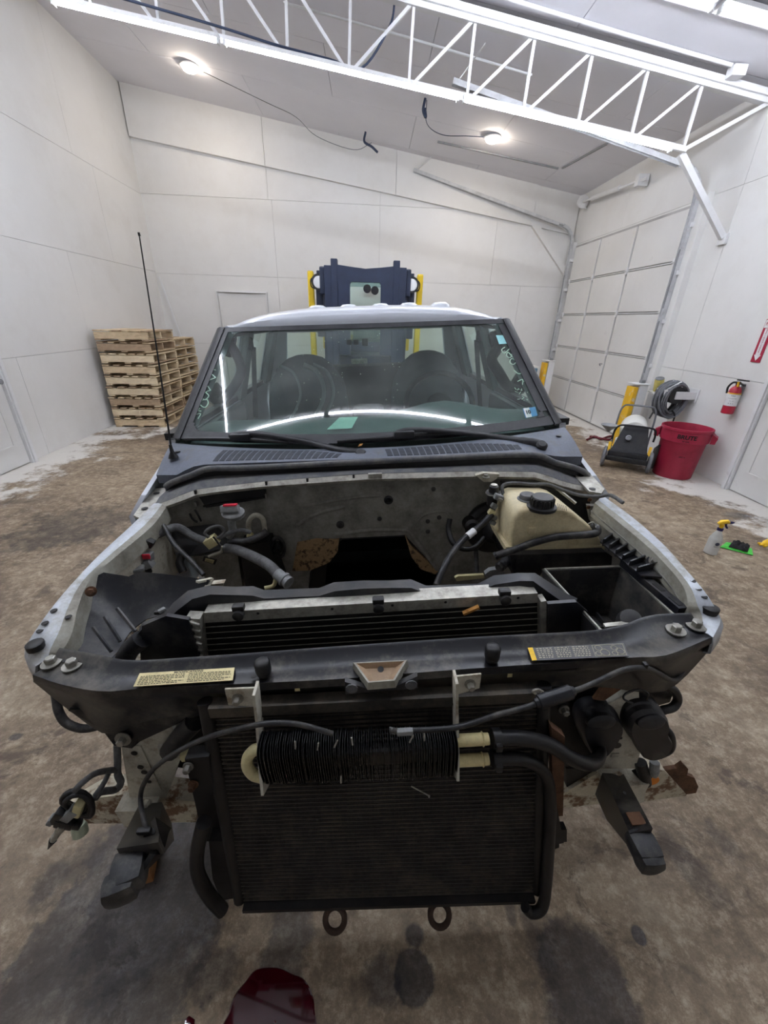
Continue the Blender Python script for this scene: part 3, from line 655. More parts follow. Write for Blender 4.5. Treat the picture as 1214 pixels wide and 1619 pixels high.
k = MB(); add_text(k, 'FIRE', .042, xyz((sx_-.002, sm, sz1-.045), (0, -1, 0), (0, 0, 1)), .001)
for j, ch in enumerate('EXTINGUISHER'): add_text(k, ch, .02, xyz((sx_-.002, sm, sz1-.098-j*.0185), (0, -1, 0), (0, 0, 1)), .0008)
k.build('lettering', 'sign_red' if 'sign_red' in MATS else 'red_paint', t)
# ---- spray bottle, cloth, yellow scraper, on the floor at the right
bp0 = P(1122, 874, z=0)
t = thing('spray_bottle', 'white spray bottle with yellow head on the floor', 'bottle', bp0)
k = MB(); k.lathe(bp0, (0, 0, 1), [(.038, 0), (.044, .006), (.044, .125), (.04, .14), (.034, .15), (.034, .158), (.016, .195), (.014, .205)], 26); bo = k.build('bottle', 'bottle_white', t, 40)
k = MB(); k.lathe(bp0+UZ*.2, (0, 0, 1), [(.02, 0), (.02, .02), (.014, .022)], 18); k.build('collar', 'trigger_blue', t, 40)
k = MB(); k.tube([bp0+UZ*.222, bp0+Vector((.002, 0, .25))], [.013, .015], 12); k.tube([bp0+Vector((-.028, .004, .252)), bp0+Vector((-.01, .002, .268)), bp0+Vector((.03, -.003, .275)), bp0+Vector((.04, -.004, .266))], [.013, .018, .016, .012], 12); k.build('head', 'trigger_yellow', t, 50)
k = MB(); k.tube([bp0+Vector((.036, -.004, .268)), bp0+Vector((.06, -.007, .268)), bp0+Vector((.078, -.009, .27))], [.01, .011, .005], 10); k.build('nozzle', 'trigger_blue', t, 50)
k = MB(); k.tube(catmull([bp0+Vector((.024, -.003, .258)), bp0+Vector((.03, -.004, .24)), bp0+Vector((.044, -.006, .222))], 4), .0075, 8); k.build('trigger', 'trigger_blue', t, 50)
tb = math.atan2(-bp0.y, -bp0.x)
k = MB(); k.lathe(bp0+Vector((math.cos(tb+.5)*.0446, math.sin(tb+.5)*.0446, .1)), (math.cos(tb+.5), math.sin(tb+.5), 0), [(.014, 0), (.014, .0008), (.009, .0009)], 18); add_text(k, 'MULTI', .012, oncyl((bp0.x, bp0.y), .0448, tb+.5, bp0.z+.075)); k.build('print', mat('ink_navy', (66, 70, 92), .7, var=0), bo)
# crumpled cloth
c0 = P(1165, 868, z=0)
def cloth(nm, m, poly, amp, zb, label=None, seed=1, parent=None, thick=.004):
    rnd = random.Random(seed); n = 10; rows = []
    A, B, D, E_ = [Vector(q) for q in poly]
    for i in range(n):
        r = []
        for j in range(n):
            s, q = i/(n-1), j/(n-1); p = (A*(1-s)+B*s)*(1-q)+(E_*(1-s)+D*s)*q
            edge = min(s, 1-s, q, 1-q)
            r.append(p+Vector((0, 0, zb+amp*rnd.random()*min(1, edge*5+.15))))
        rows.append(r)
    k = MB(); k.sheet(rows, thick, (0, 0, 1)); return k.build(nm, m, parent, 60)
t = thing('cleaning_cloth', 'crumpled green and black cloth on the floor beside the spray bottle', 'cloth', (c0.x, c0.y, 0))
q = [P(a, b, z=0) for a, b in ((1138, 866), (1190, 879), (1188, 868), (1148, 858))]
cloth('green_side', 'green_cloth', q, .022, .005, seed=3, parent=t)
q = [P(a, b, z=0) for a, b in ((1150, 868), (1180, 876), (1184, 866), (1158, 858))]
cloth('black_side', 'black_cloth', q, .03, .022, seed=5, parent=t)
c1 = P(1208, 862, z=0)
t = thing('yellow_glove', 'yellow work glove lying at the right edge of the floor', 'glove', (c1.x, c1.y, 0))
k = MB(); q0 = P(1203, 863, z=0); q1 = P(1216, 861, z=0); k.tube([q0+UZ*.012, q0.lerp(q1, .3)+UZ*.022, q1+UZ*.024, q1+(q1-q0)*1.2+UZ*.024], [.008, .022, .03, .034], 12, flat=.7); k.build('palm', 'trigger_yellow', t, 60)
k = MB(); k.tube([q1+(q1-q0)*1.2+UZ*.022, q1+(q1-q0)*2+UZ*.022], [.034, .042], 12, flat=.6); k.build('cuff', 'black_cloth', t, 60)
for i, dd in enumerate((-.02, 0, .02)):
    k = MB(); k.tube([q0+Vector((.02, dd, .012)), q0+Vector((-.015+.01*abs(i-1), dd*1.4, .01))], [.009, .007], 8); k.build('finger', 'trigger_yellow', t, 60)
# ---- spilled red fluid
pts = [P(a, b, z=0.0) for a, b in ((358, 1640), (362, 1600), (372, 1572), (388, 1552), (402, 1535), (420, 1530), (442, 1531), (462, 1540), (480, 1548), (492, 1568), (497, 1595), (488, 1640))]
pts = catmull(pts, 4, True); cc = sum(pts, Vector())/len(pts); n = len(pts)
k = MB(); k.add([p+UZ*.0006 for p in pts]+[cc+(p-cc)*.96+UZ*.003 for p in pts], [(i, (i+1) % n, n+(i+1) % n, n+i) for i in range(n)]+[tuple(range(n, 2*n)), tuple(range(n-1, -1, -1))]); o = recenter(k.build('fluid_puddle', 'fluid')); tag(o, 'glossy dark red puddle of spilled fluid on the floor below the truck', 'puddle')
pts = [P(a, b, z=0) for a, b in ((290, 1640), (292, 1612), (299, 1606), (308, 1612), (306, 1640))]; cc = sum(pts, Vector())/5
k = MB(); k.add([p+UZ*.0006 for p in pts]+[cc+UZ*.003], [(i, (i+1) % 5, 5) for i in range(5)]+[(4, 3, 2, 1, 0)]); o = recenter(k.build('fluid_drop', 'fluid', None, 60)); tag(o, 'small dark red drop of fluid left of the big puddle', 'puddle')
# ---- forklift behind the truck
FY = 6.5
t = thing('forklift', 'yellow forklift with dark blue mast standing behind the truck', 'forklift', (-.07, FY, 0)); fx = -.07
for s in (-1, 1):
    k = MB(); k.bb((fx+s*.505, FY, 1.13), (.13, .16, 2.2), .01); k.build('mast_rail', 'fork_dark', t)
    k = MB(); k.bb((fx+s*.43, FY-.02, 1.17), (.09, .14, 2.28), .01); k.build('inner_rail', 'fork_dark', t)
    k = MB(); k.cyl((fx+s*.57, FY+.05, .2), (fx+s*.57, FY+.05, 2.2), .04, 14); k.build('lift_cylinder', 'fork_dark', t, 40)
    k = MB(); k.bb((fx+s*.6, FY+.02, 2.05), (.08, .1, .34), .02); k.build('bracket', 'fork_dark', t)
    k = MB(); k.bb((fx+s*.79, FY+.2, 1.45), (.085, .1, 1.46), .02); k.build('guard_post', 'fork_yellow', t)
    k = MB(); k.bb((fx+s*.79, FY+1.2, 2.12), (.09, 1.9, .07), .02); k.build('guard_rail', 'fork_yellow', t)
    k = MB(); k.bb((fx+s*.79, FY+2.1, 1.6), (.1, .12, 1.14), .02); k.build('guard_post', 'fork_yellow', t)
    k = MB(); k.lathe((fx+s*.655, FY+.1, 2.03), (0, -1, 0), [(.05, 0), (.09, .03), (.105, .09), (.105, .108), (.08, .108), (.08, .1)], 22); lm = k.build('work_lamp', 'black_plastic', t, 40)
    k = MB(); k.lathe((fx+s*.655, FY-.0005, 2.03), (0, -1, 0), [(.078, 0), (.074, .006), (.02, .012)], 20); k.build('lamp_lens', 'lens', lm, 40)
    k = MB(); k.bb((fx+s*.64, FY+.14, 1.72), (.15, .03, .8), .02); k.bb((fx+s*.66, FY+.12, 2.15), (.07, .05, .06), .01); k.build('lamp_plate', 'fork_dark', t, 40)
    k = MB(); k.tube(catmull([(fx+s*.72, FY+.06, 2.1), (fx+s*.77, FY+.05, 2.06), (fx+s*.77, FY+.05, 1.98), (fx+s*.72, FY+.06, 1.95)], 4), .008, 6); k.build('lamp_cable', 'black_rubber', t)
    for yy in (FY+.35, FY+1.75):
        k = MB(); k.lathe((fx+s*.62-.1, yy, .33), (1, 0, 0), [(.12, 0), (.3, .01), (.33, .04), (.33, .16), (.3, .19), (.12, .2)], 26); k.build('wheel', 'black_rubber', t, 40)
    k = MB(); k.bb((fx+s*.32, FY-.68, .11), (.12, 1.1, .045), .01); k.build('fork', 'fork_dark', t)
k = MB(); k.prism([(fx-.39, FY-.09, 2.0), (fx-.22, FY-.09, 2.0), (fx-.2, FY-.09, 2.04), (fx+.2, FY-.09, 2.04), (fx+.22, FY-.09, 2.0), (fx+.39, FY-.09, 2.0), (fx+.39, FY-.09, 2.24), (fx+.22, FY-.09, 2.22), (fx, FY-.09, 2.2), (fx-.22, FY-.09, 2.22), (fx-.39, FY-.09, 2.24)], (0, .1, 0)); k.build('top_beam', 'fork_dark', t)
for z in (.5, 1.2): 
    k = MB(); k.bb((fx, FY+.06, z), (.9, .05, .14), .01); k.build('cross_beam', 'fork_dark', t)
for s in (-1, 1):
    k = MB(); k.bb((fx+s*.3, FY-.05, 1.55), (.17, .08, .92), .01); k.build('inner_plate', 'fork_dark', t)
k = MB(); k.bb((fx, FY-.16, .5), (1.1, .08, .6), .015); k.build('carriage', 'fork_dark', t)
k = MB(); k.bb((fx, FY+.95, .68), (1.25, 1.7, .8), .06); k.build('body', 'fork_dark', t, 40)
k = MB(); k.bb((fx, FY+1.85, .8), (1.3, .5, 1.0), .1); k.build('counterweight', 'fork_yellow', t, 40)
k = MB(); k.bb((fx, FY+1.35, 1.2), (.5, .5, .14), .05); k.bb((fx, FY+1.6, 1.5), (.48, .12, .55), .05); k.build('seat', 'black_plastic', t, 40)
for i in range(6):
    k = MB(); k.bb((fx, FY+.9+i*.2, 2.13), (1.46, .04, .05), .008); k.build('guard_bar', 'fork_dark', t)
k = MB(); k.bb((fx, FY+.66, 1.62), (1.33, .008, 1.0), .003); gl = k.build('front_glass', mat('fork_glass', (190, 225, 212), .05, var=0, alpha=.35), t)
for x, z in ((.02, 2.0), (.14, 1.98)):
    k = MB(); k.lathe((fx+x, FY+.62, z), (0, -1, 0), [(.06, 0), (.06, .04)], 18); k.build('gauge', 'black_plastic', t, 40)
k = MB(); k.bb((fx-.665, FY+.64, 1.72), (.09, .006, .5), .002); st = k.build('notice_sticker', 'label_white', t)
k = MB(); add_text(k, 'NOTICE', .09, xyz((fx-.665, FY+.634, 1.72), (0, 0, 1), (-1, 0, 0)), .001); k.build('lettering', mat('ink_maroon', (150, 40, 60), .6, var=0), st)
# strip leaning in the far corner
k = MB(); k.bar((-3.55, 8.86, .02), (-3.98, 8.86, 2.2), .03, .012, (0, 1, 0)); o = recenter(k.build('leaning_batten', 'white_steel')); tag(o, 'thin white batten leaning in the corner behind the pallets', 'batten')
mat('truck_white', (206, 211, 219), .28, var=.03, scale=3, coat=.5, dirt=(150, 144, 134), damt=.4, dscale=9, dlo=.66, dhi=.8)
SCL = 2.6; GRAIN = .14
# ================================================================ the truck: materials

mat('fender_metal', (186, 192, 198), .34, metal=.2, var=.1, scale=3, dirt=(150, 146, 134), damt=.8, dscale=3, dlo=.46, dhi=.6)
mat('primer_grey', (142, 140, 132), .6, var=.15, scale=5, dirt=(72, 66, 58), damt=.75, dscale=4, dlo=.42, dhi=.7)
mat('beige_metal', (190, 186, 170), .6, var=.15, scale=7, dirt=(112, 92, 68), damt=.8, dscale=7, dlo=.5, dhi=.68)
mat('black_trim', (19, 20, 25), .4, var=.2, scale=6, dirt=(72, 72, 74), damt=.4, dscale=5)
mat('cowl_plastic', (96, 102, 114), .55, var=.15, scale=5, dirt=(110, 106, 98), damt=.7, dscale=6, dlo=.5, dhi=.75)
mat('cowl_slot', (44, 48, 56), .7, var=.2, scale=20)
mat('rubber_strip', (82, 84, 88), .6, var=.2, scale=12, dirt=(124, 120, 112), damt=.7, dscale=6, dlo=.42, dhi=.7)
mat('support_black', (20, 21, 26), .3, var=.25, scale=5, dirt=(116, 110, 98), damt=.7, dscale=3.2, dlo=.47, dhi=.72)
mat('shroud_black', (24, 26, 32), .34, var=.25, scale=5, dirt=(96, 92, 86), damt=.6, dscale=3.2, dlo=.47, dhi=.72)
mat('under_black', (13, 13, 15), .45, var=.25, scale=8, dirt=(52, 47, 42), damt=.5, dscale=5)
mat('alu', (176, 174, 164), .45, metal=.55, var=.15, scale=14, dirt=(96, 90, 80), damt=.6, dscale=10)
mat('core_fins', (24, 23, 22), .75, var=.3, scale=60, dirt=(74, 68, 60), damt=.6, dscale=9, bump=.5, bscale=160, stretch=(6, 1, .6))
mat('cond_tube', (60, 57, 53), .5, metal=.3, var=.3, scale=5, dirt=(118, 108, 93), damt=.6, dscale=6)
mat('cooler_black', (14, 14, 17), .3, var=.2, scale=20, coat=.2)
mat('airbox_black', (40, 40, 42), .5, var=.2, scale=4, dirt=(120, 114, 102), damt=.6, dscale=3, dlo=.46, dhi=.7)
mat('tank_beige', (208, 195, 158), .45, var=.12, scale=5, dirt=(150, 116, 66), damt=.7, dscale=4, dlo=.5, dhi=.75, spec=.4)
mat('wire_wrap', (96, 96, 96), .75, var=.25, scale=30, dirt=(60, 58, 56), damt=.6, dscale=14)
mat('conn_grey', (134, 136, 136), .55, var=.15, scale=14, dirt=(80, 76, 70), damt=.5, dscale=10)
mat('conn_cream', (202, 192, 146), .5, var=.12, scale=14)
mat('conn_red', (214, 36, 62), .5, var=.05)
mat('steel_bolt', (150, 148, 140), .4, metal=.7, var=.15, scale=30)
mat('rust', (96, 66, 44), .8, var=.3, scale=14, dirt=(52, 36, 26), damt=.8, dscale=10)
mat('dark_rust', (62, 46, 36), .8, var=.3, scale=14)
mat('rusty_white', (196, 188, 166), .65, var=.12, scale=8, dirt=(104, 70, 42), damt=.9, dscale=6, dlo=.48, dhi=.56)
mat('insulation', (168, 138, 100), .9, var=.2, scale=14, dirt=(60, 50, 42), damt=.9, dscale=14, dlo=.5, dhi=.6)
mat('sticker_tan', (214, 200, 150), .6, var=.08, scale=8)
mat('sticker_dark', (84, 84, 84), .5, var=.1, scale=8)
mat('ink', (84, 76, 62), .7, var=0)
mat('ink_pale', (190, 184, 160), .7, var=0)
mat('sticker_yellow', (230, 186, 30), .5, var=.05)
mat('interior', (88, 100, 100), .8, var=.15, scale=6)
MATS['black_rubber'] = None; del MATS['black_rubber'], MATS['black_plastic']
mat('black_rubber', (16, 16, 19), .42, var=.25, scale=8, dirt=(56, 53, 50), damt=.5, dscale=5)
mat('black_plastic', (16, 17, 20), .4, var=.25, scale=8, dirt=(60, 57, 54), damt=.5, dscale=5)
mat('interior_dark', (44, 50, 54), .8, var=.15, scale=6)
mat('seat_cloth', (74, 84, 90), .85, var=.15, scale=10)
mat('seat_wrap', (112, 124, 130), .35, var=.15, scale=4)
mat('paper', (176, 222, 206), .7, var=.04)
mat('marker', (206, 236, 216), .6, var=0)
mat('teal_sticker', (150, 214, 216), .5, var=.05)
mat('blue_sticker', (60, 140, 196), .5, var=.1, scale=30)
mat('leaf', (170, 120, 60), .8, var=.2)
mat('hose_rubber', (28, 29, 32), .45, var=.2, scale=14, dirt=(104, 100, 94), damt=.6, dscale=9)
def glass(name, tint, dust_haze=.03, refl=1.0):
    m = bpy.data.materials.new(name); m.use_nodes = True; MATS[name] = m; nt = m.node_tree; N = nt.nodes; L = nt.links
    for n in list(N): N.remove(n)
    out = N.new('ShaderNodeOutputMaterial'); tr = N.new('ShaderNodeBsdfTransparent'); tr.inputs[0].default_value = (*tint, 1)
    gl = N.new('ShaderNodeBsdfGlossy'); gl.inputs['Roughness'].default_value = .015
    df = N.new('ShaderNodeBsdfDiffuse'); df.inputs[0].default_value = (.75, .78, .76, 1)
    fr = N.new('ShaderNodeFresnel'); fr.inputs[0].default_value = 1.5
    tc = N.new('ShaderNodeTexCoord'); nz = N.new('ShaderNodeTexNoise'); nz.inputs['Scale'].default_value = 5; nz.inputs['Detail'].default_value = 6; L.new(tc.outputs['Object'], nz.inputs['Vector'])
    mr = N.new('ShaderNodeMapRange'); mr.inputs[1].default_value = .35; mr.inputs[2].default_value = .8; mr.inputs[3].default_value = dust_haze*.4; mr.inputs[4].default_value = dust_haze*2; L.new(nz.outputs['Fac'], mr.inputs[0])
    m1 = N.new('ShaderNodeMixShader'); L.new(mr.outputs[0], m1.inputs[0]); L.new(tr.outputs[0], m1.inputs[1]); L.new(df.outputs[0], m1.inputs[2])
    ge = N.new('ShaderNodeNewGeometry'); iv = N.new('ShaderNodeMath'); iv.operation = 'SUBTRACT'; iv.inputs[0].default_value = refl; L.new(ge.outputs['Backfacing'], iv.inputs[1])
    ml = N.new('ShaderNodeMath'); ml.operation = 'MULTIPLY'; ml.use_clamp = True; L.new(fr.outputs[0], ml.inputs[0]); L.new(iv.outputs[0], ml.inputs[1])
    m2 = N.new('ShaderNodeMixShader'); L.new(ml.outputs[0], m2.inputs[0]); L.new(m1.outputs[0], m2.inputs[1]); L.new(gl.outputs[0], m2.inputs[2])
    L.new(m2.outputs[0], out.inputs[0]); return m
glass('windshield_glass', (.86, .945, .91), .05); glass('side_glass', (.92, .95, .93), .01)  # windshield dust film raised to stand in for white ceiling reflection too

# ================================================================ the truck: root and body shell (truck frame: u right, v rearwards, z up)
def loose(mb, name, m, label, cat):
    mb.v = [TM @ p for p in mb.v]; return tag(recenter(mb.build(name, m)), label, cat)
truck = thing('pickup_truck', 'stripped white pickup truck with its hood, grille, bumper and engine removed', 'truck')
truck.matrix_world = TM; ORG[truck.name] = Vector((0, 0, 0))
def part(mb, name, m, parent=None, smooth=None, label=None):
    o = mb.build(name, m, parent or truck, smooth, local=True)
    if label: o['label'] = label
    return o
V = Vector
# ---- windshield surface
def GW(t): return .822-(.822-.70)*t
def GV(s, t): return (.955+(1.45-.955)*t)-(.115-.03*t)*(1-s*s)
def GZ_(s, t): return (1.135+(1.560-1.135)*t)-(.018*(1-t))*(1-s*s)
def G(s, t): return V((s*GW(t), GV(s, t), GZ_(s, t)))
def gnorm(s, t):
    a = G(s+.01, t)-G(s-.01, t); b = G(s, t+.01)-G(s, t-.01); n = a.cross(b).normalized()
    return n if n.y < 0 else -n
def onG(px, py, off=0.0):
    v = .95
    for _ in range(14):
        p = T(px, py, v=v); t = (p.z-1.125)/(1.56-1.125); w = GW(t); s = max(-1.05, min(1.05, p.x/w)); v = .5*v+.5*(GV(s, t)-off)
    return T(px, py, v=v)
NS, NT = 24, 12
k = MB(); k.sheet([[G(-1+2*j/NS, i/NT) for j in range(NS+1)] for i in range(NT+1)], .005); ws = part(k, 'windshield', 'windshield_glass', None, 60)
# black border printed round the glass
def band(s0, s1, t0, t1, ns, nt, off=.0035):
    rows = []
    for i in range(nt+1):
        r = []
        for j in range(ns+1):
            s = s0+(s1-s0)*j/ns; t = t0+(t1-t0)*i/nt; r.append(G(s, t)+gnorm(s, t)*off)
        rows.append(r)
    return rows
k = MB(); k.sheet(band(-1, 1, 0, .07, 24, 2), .002); k.sheet(band(-1, 1, .955, 1, 24, 1), .002)
k.sheet(band(-1, -.962, .07, .955, 2, 10), .002); k.sheet(band(.945, 1, .115, .945, 2, 10), .002)
for sg in (-1, 1):   # rounded lower corners
    for q in range(4):
        k.sheet(band(sg*(.962-.012*q), sg*(.962-.012*(q+1)), .07, .07+.06*(1-q/4)**1.6, 1, 1), .002)
part(k, 'windshield_border', 'black_trim', ws)
# ---- A pillars
for sg in (-1, 1):
    k = MB(); rows = []
    for i in range(9):
        t = i/8; p = G(sg, t); rows.append([p+V((0, -.008, .004)), p+V((sg*.025, -.002, .006)), p+V((sg*.05, .035, 0)), p+V((sg*.055, .075, -.01)), p+V((sg*.01, .09, -.01))])
    if sg < 0: rows = [r[::-1] for r in rows]
    k.sheet(rows, .012); part(k, 'windshield_pillar', 'black_trim', None, 60)
    # inner trim of the pillar
    k = MB(); k.sheet([[G(sg, i/8)+V((sg*.0, .02, -.004)), G(sg, i/8)+V((-sg*.035, .05, -.01)), G(sg, i/8)+V((sg*.01, .1, -.012))] for i in range(9)], .004); part(k, 'pillar_trim', 'interior', None, 60)
# ---- roof
rows = []
for j, (dv, dz) in enumerate(((0, .004), (.004, .03), (.025, .05), (.07, .062), (.2, .074), (.5, .082), (.9, .08), (1.3, .07), (1.5, .05), (1.56, .0))):
    r = []
    for i in range(25):
        s = -1+i/12; g = G(s, 1); sl = abs(s)**3.4
        r.append(V((s*(GW(1)+.018+.035*min(1, dv/.3)), g.y+dv+.05*abs(s)**8*(j < 4), 1.562+dz*(1-.9*sl)+.008*(1-s*s)-.02*abs(s)**10)))
    rows.append(r)
k = MB(); k.sheet(rows, .02, (0, 0, 1)); roof = part(k, 'roof', 'truck_white', None, 40)
k = MB(); k.sheet([[p-V((0, -.03, .035)) for p in r] for r in rows[2:-1]], .006, (0, 0, 1)); part(k, 'headliner', 'interior', None, 40)
for px in (502, 551, 601, 645, 694):
    p = T(px, 484, v=1.62); zt = 1.63
    k = MB(); k.lathe(V((p.x, 1.60, 1.628-.1*abs(p.x)**4)), (0, 0, 1), [(.055, 0), (.05, .012), (.032, .024), (.01, .026)], 16, a0=(1, 0, 0), squash=1.6); part(k, 'roof_lamp', 'truck_white', roof, 50)
# ---- cab sides: doors, pillars, rails, glass
for sg in (-1, 1):
    nm = 'left' if sg < 0 else 'right'
    def S(u, v, z): return V((sg*u, v, z))
    # lower door skins, front and rear
    for v0, v1 in ((1.0, 2.02), (2.03, 2.92)):
        k = MB(); rws = [[S(.905, v0, .42), S(.905, v1, .42)], [S(.93, v0, .6), S(.93, v1, .6)], [S(.93, v0, .95), S(.93, v1, .95)], [S(.895, v0, 1.13), S(.895, v1, 1.13)]]
        k.sheet(rws, .03 if sg > 0 else -.03, (1, 0, 0)); d = part(k, 'door', 'truck_white', None, 30)
        k = MB(); k.bb(S(.945, v1-.12, 1.02), (.03, .16, .035), .01); part(k, 'door_handle', 'black_trim', d, 40)
        k = MB(); k.sheet([[S(.87, v0+.05, 1.13), S(.87, v1-.04, 1.13)], [S(.745, v0+.05+(.42 if v0 < 1.5 else 0), 1.535), S(.745, v1-.04, 1.535)]], .004, (1, 0, 0)); part(k, 'door_glass', 'side_glass', d)
        k = MB(); k.bar(S(.885, v0, 1.135), S(.885, v1, 1.135), .05, .03); part(k, 'window_sill', 'black_trim', d)
    # roof rail, B and C pillars
    k = MB(); k.tube([S(.725, 1.56, 1.548), S(.74, 1.8, 1.552), S(.745, 2.4, 1.552), S(.74, 2.95, 1.545)], .022, 8); part(k, 'roof_rail', 'truck_white', None, 60)
    for v0, v1, m in ((1.96, 2.12, 'interior'), (2.72, 2.98, 'interior')):
        k = MB(); k.sheet([[S(.885, v0, 1.12), S(.885, v1, 1.12)], [S(.82, v0+.01, 1.33), S(.82, v1-.01, 1.33)], [S(.75, v0+.02, 1.56), S(.75, v1-.02, 1.56)]], .04*sg, (1, 0, 0)); part(k, 'pillar', m, None, 40)
        k = MB(); k.sheet([[S(.905, v0, 1.12), S(.905, v1, 1.12)], [S(.77, v0+.02, 1.57), S(.77, v1-.02, 1.57)]], .01*sg, (1, 0, 0)); part(k, 'pillar_skin', 'truck_white', None, 40)
    # seat belts
    k = MB(); k.bar(S(.72, 2.02, 1.44), S(.77, 1.98, 1.0), .03, .004); part(k, 'seat_belt', 'interior_dark')
    k = MB(); k.bb(S(.735, 2.02, 1.46), (.03, .05, .07), .01); part(k, 'belt_anchor', 'interior_dark')
    # inner door card
    k = MB(); k.bb(S(.85, 1.5, .93), (.05, 1.0, .36), .02); part(k, 'door_card', 'interior', None, 40)
    # sill
    k = MB(); k.bb(S(.86, 1.95, .42), (.14, 1.95, .1), .03); part(k, 'sill', 'truck_white', None, 40)
    # folded side mirror: arm and housing beside the door glass
    if sg < 0: mp_ = [(352, 532), (371, 556), (381, 586), (368, 614), (350, 634), (336, 628)]
    else: mp_ = [(784, 522), (788, 546), (777, 568), (789, 590), (803, 611), (822, 616), (833, 604)]
    mq = catmull([T(a_, b_, v=1.72) for a_, b_ in mp_], 6); k = MB(); k.tube(mq, .026, 10, flat=1.3); mi = part(k, 'side_mirror', 'black_trim', None, 60)
    k = MB(); q0 = T(*((340, 622) if sg < 0 else (822, 606)), v=1.74); k.bb(q0, (.11, .05, .10), .03, Matrix.Rotation(sg*.5, 3, 'Y')); part(k, 'mirror_housing', 'black_trim', mi, 40)
    k = MB(); q0 = T(*((360, 545) if sg < 0 else (786, 540)), v=1.74); k.bb(q0, (.085, .05, .13), .03, Matrix.Rotation(-sg*.4, 3, 'Y')); part(k, 'mirror_head', 'black_trim', mi, 40)
# front door wedge / cowl side so that the cab closes to the fender
for sg in (-1, 1):
    k = MB(); k.sheet([[V((sg*.93, .62, .42)), V((sg*.93, 1.02, .42))], [V((sg*.93, .62, .93)), V((sg*.925, 1.02, .95))], [V((sg*.885, .66, 1.0)), V((sg*.885, 1.02, 1.1))]], .02*sg, (1, 0, 0)); part(k, 'cowl_side', 'truck_white', None, 40)
# ---- rear wall of the cab with window
k = MB()
k.box((0, 2.95, .82), (1.76, .05, .7)); k.box((0, 2.95, 1.535), (1.5, .05, .08))
for sg in (-1, 1): k.prism([V((sg*.88, 2.93, 1.16)), V((sg*.70, 2.93, 1.16)), V((sg*.66, 2.93, 1.5)), V((sg*.75, 2.93, 1.56))], (0, .05, 0))
part(k, 'cab_back', 'truck_white')
k = MB(); k.prism([V((-.70, 2.95, 1.17)), V((.70, 2.95, 1.17)), V((.66, 2.95, 1.5)), V((-.66, 2.95, 1.5))], (0, .004, 0)); part(k, 'rear_glass', 'side_glass')
k = MB(); k.box((0, 1.95, .5), (1.72, 2.0, .06)); part(k, 'cab_floor', 'interior_dark')
k = MB(); k.bb((0, 2.9, 1.12), (1.5, .16, .12), .03); part(k, 'rear_shelf', 'interior', None, 40)
# ---- cab interior
k = MB(); rws = []
for v, z, w in ((.99, 1.105, .80), (1.08, 1.135, .80), (1.2, 1.14, .80), (1.34, 1.125, .79), (1.42, 1.08, .79), (1.44, .8, .79)):
    rws.append([V((-w+2*w*i/16, v-.09*(1-(-1+i/8)**2)*(1 if v < 1.3 else .3), z+(.065*math.exp(-((-w+2*w*i/16-.38)/.22)**2) if 1.1 < v < 1.43 else 0))) for i in range(17)])
k.sheet(rws, .03); dash = part(k, 'dashboard', 'interior', None, 50)
for i in range(12):
    k = MB(); k.bb((-.3+.05*i, .93, 1.117), (.03, .05, .004), .001); part(k, 'defrost_vent', 'interior_dark', dash)
sw = V((.40, 1.5, 1.13)); k = MB(); axn = V((0, -.85, .5)).normalized(); a = V((1, 0, 0)); b_ = axn.cross(a)
k.tube([sw+(a*math.cos(q*math.pi/14)+b_*math.sin(q*math.pi/14))*.19 for q in range(28)], .016, 8, closed=True); stw = part(k, 'steering_wheel', 'interior_dark', None, 60)
k = MB(); k.lathe(sw-axn*.03, axn, [(.02, -.2), (.03, -.02), (.075, 0), (.075, .03), (.05, .045)], 18); part(k, 'wheel_hub', 'interior_dark', stw, 40)
for q in (200, 340, 270):
    th = math.radians(q); k = MB(); k.bar(sw, sw+(a*math.cos(th)+b_*math.sin(th))*.185, .03, .02); part(k, 'spoke', 'interior_dark', stw)
def seat(u, v, m, w=.25, top=1.40):
    prof = []
    rws = []
    for i, (z, ww, d) in enumerate(((.72, .9, .10), (.9, 1, .1), (1.1, .98, .09), (1.22, .9, .085), (top-.12, .78, .075), (top-.06, .62, .065), (top-.022, .42, .05), (top-.004, .2, .03), (top, .05, .01))):
        r = []
        for q in range(20):
            th = 2*math.pi*q/20; c, s_ = math.cos(th), math.sin(th)
            r.append(V((u+w*ww*math.copysign(abs(c)**.6, c), v+(z-.72)*.18+d*math.copysign(abs(s_)**.7, s_), z)))
        rws.append(r)
    k = MB(); n = 20
    k.add([p for r in rws for p in r], [(i*n+q, i*n+(q+1) % n, (i+1)*n+(q+1) % n, (i+1)*n+q) for i in range(len(rws)-1) for q in range(n)]+[tuple(range(n-1, -1, -1)), tuple((len(rws)-1)*n+q for q in range(n))])
    st = part(k, 'seat_back', m, None, 60)
    k = MB(); k.bb((u, v-.24, .66), (w*2, .5, .16), .06); part(k, 'seat_cushion', m, st, 50)
    return st
sL = seat(-.40, 1.92, 'seat_cloth', .27, 1.385)
for j, (ua, wv) in enumerate(((-.33, .016), (-.27, .012), (-.48, .01))):
    k = MB(); k.tube(catmull([V((ua-.2, 1.83, .86)), V((ua-.04, 1.82, 1.0)), V((ua+.05, 1.84, 1.15)), V((ua+.02, 1.9, 1.28)), V((ua-.07, 1.94, 1.33))], 6), wv, 8, flat=.5); part(k, 'seat_wrap_fold', 'seat_wrap', sL, 60)
seat(.40, 1.92, 'seat_cloth', .25, 1.385)
k = MB(); k.bb((0, 2.72, 1.0), (1.5, .16, .5), .06); part(k, 'rear_seat', 'interior_dark', None, 50)
k = MB(); k.bb((0, 1.9, .88), (.22, .6, .3), .04); part(k, 'console', 'interior_dark', None, 50)
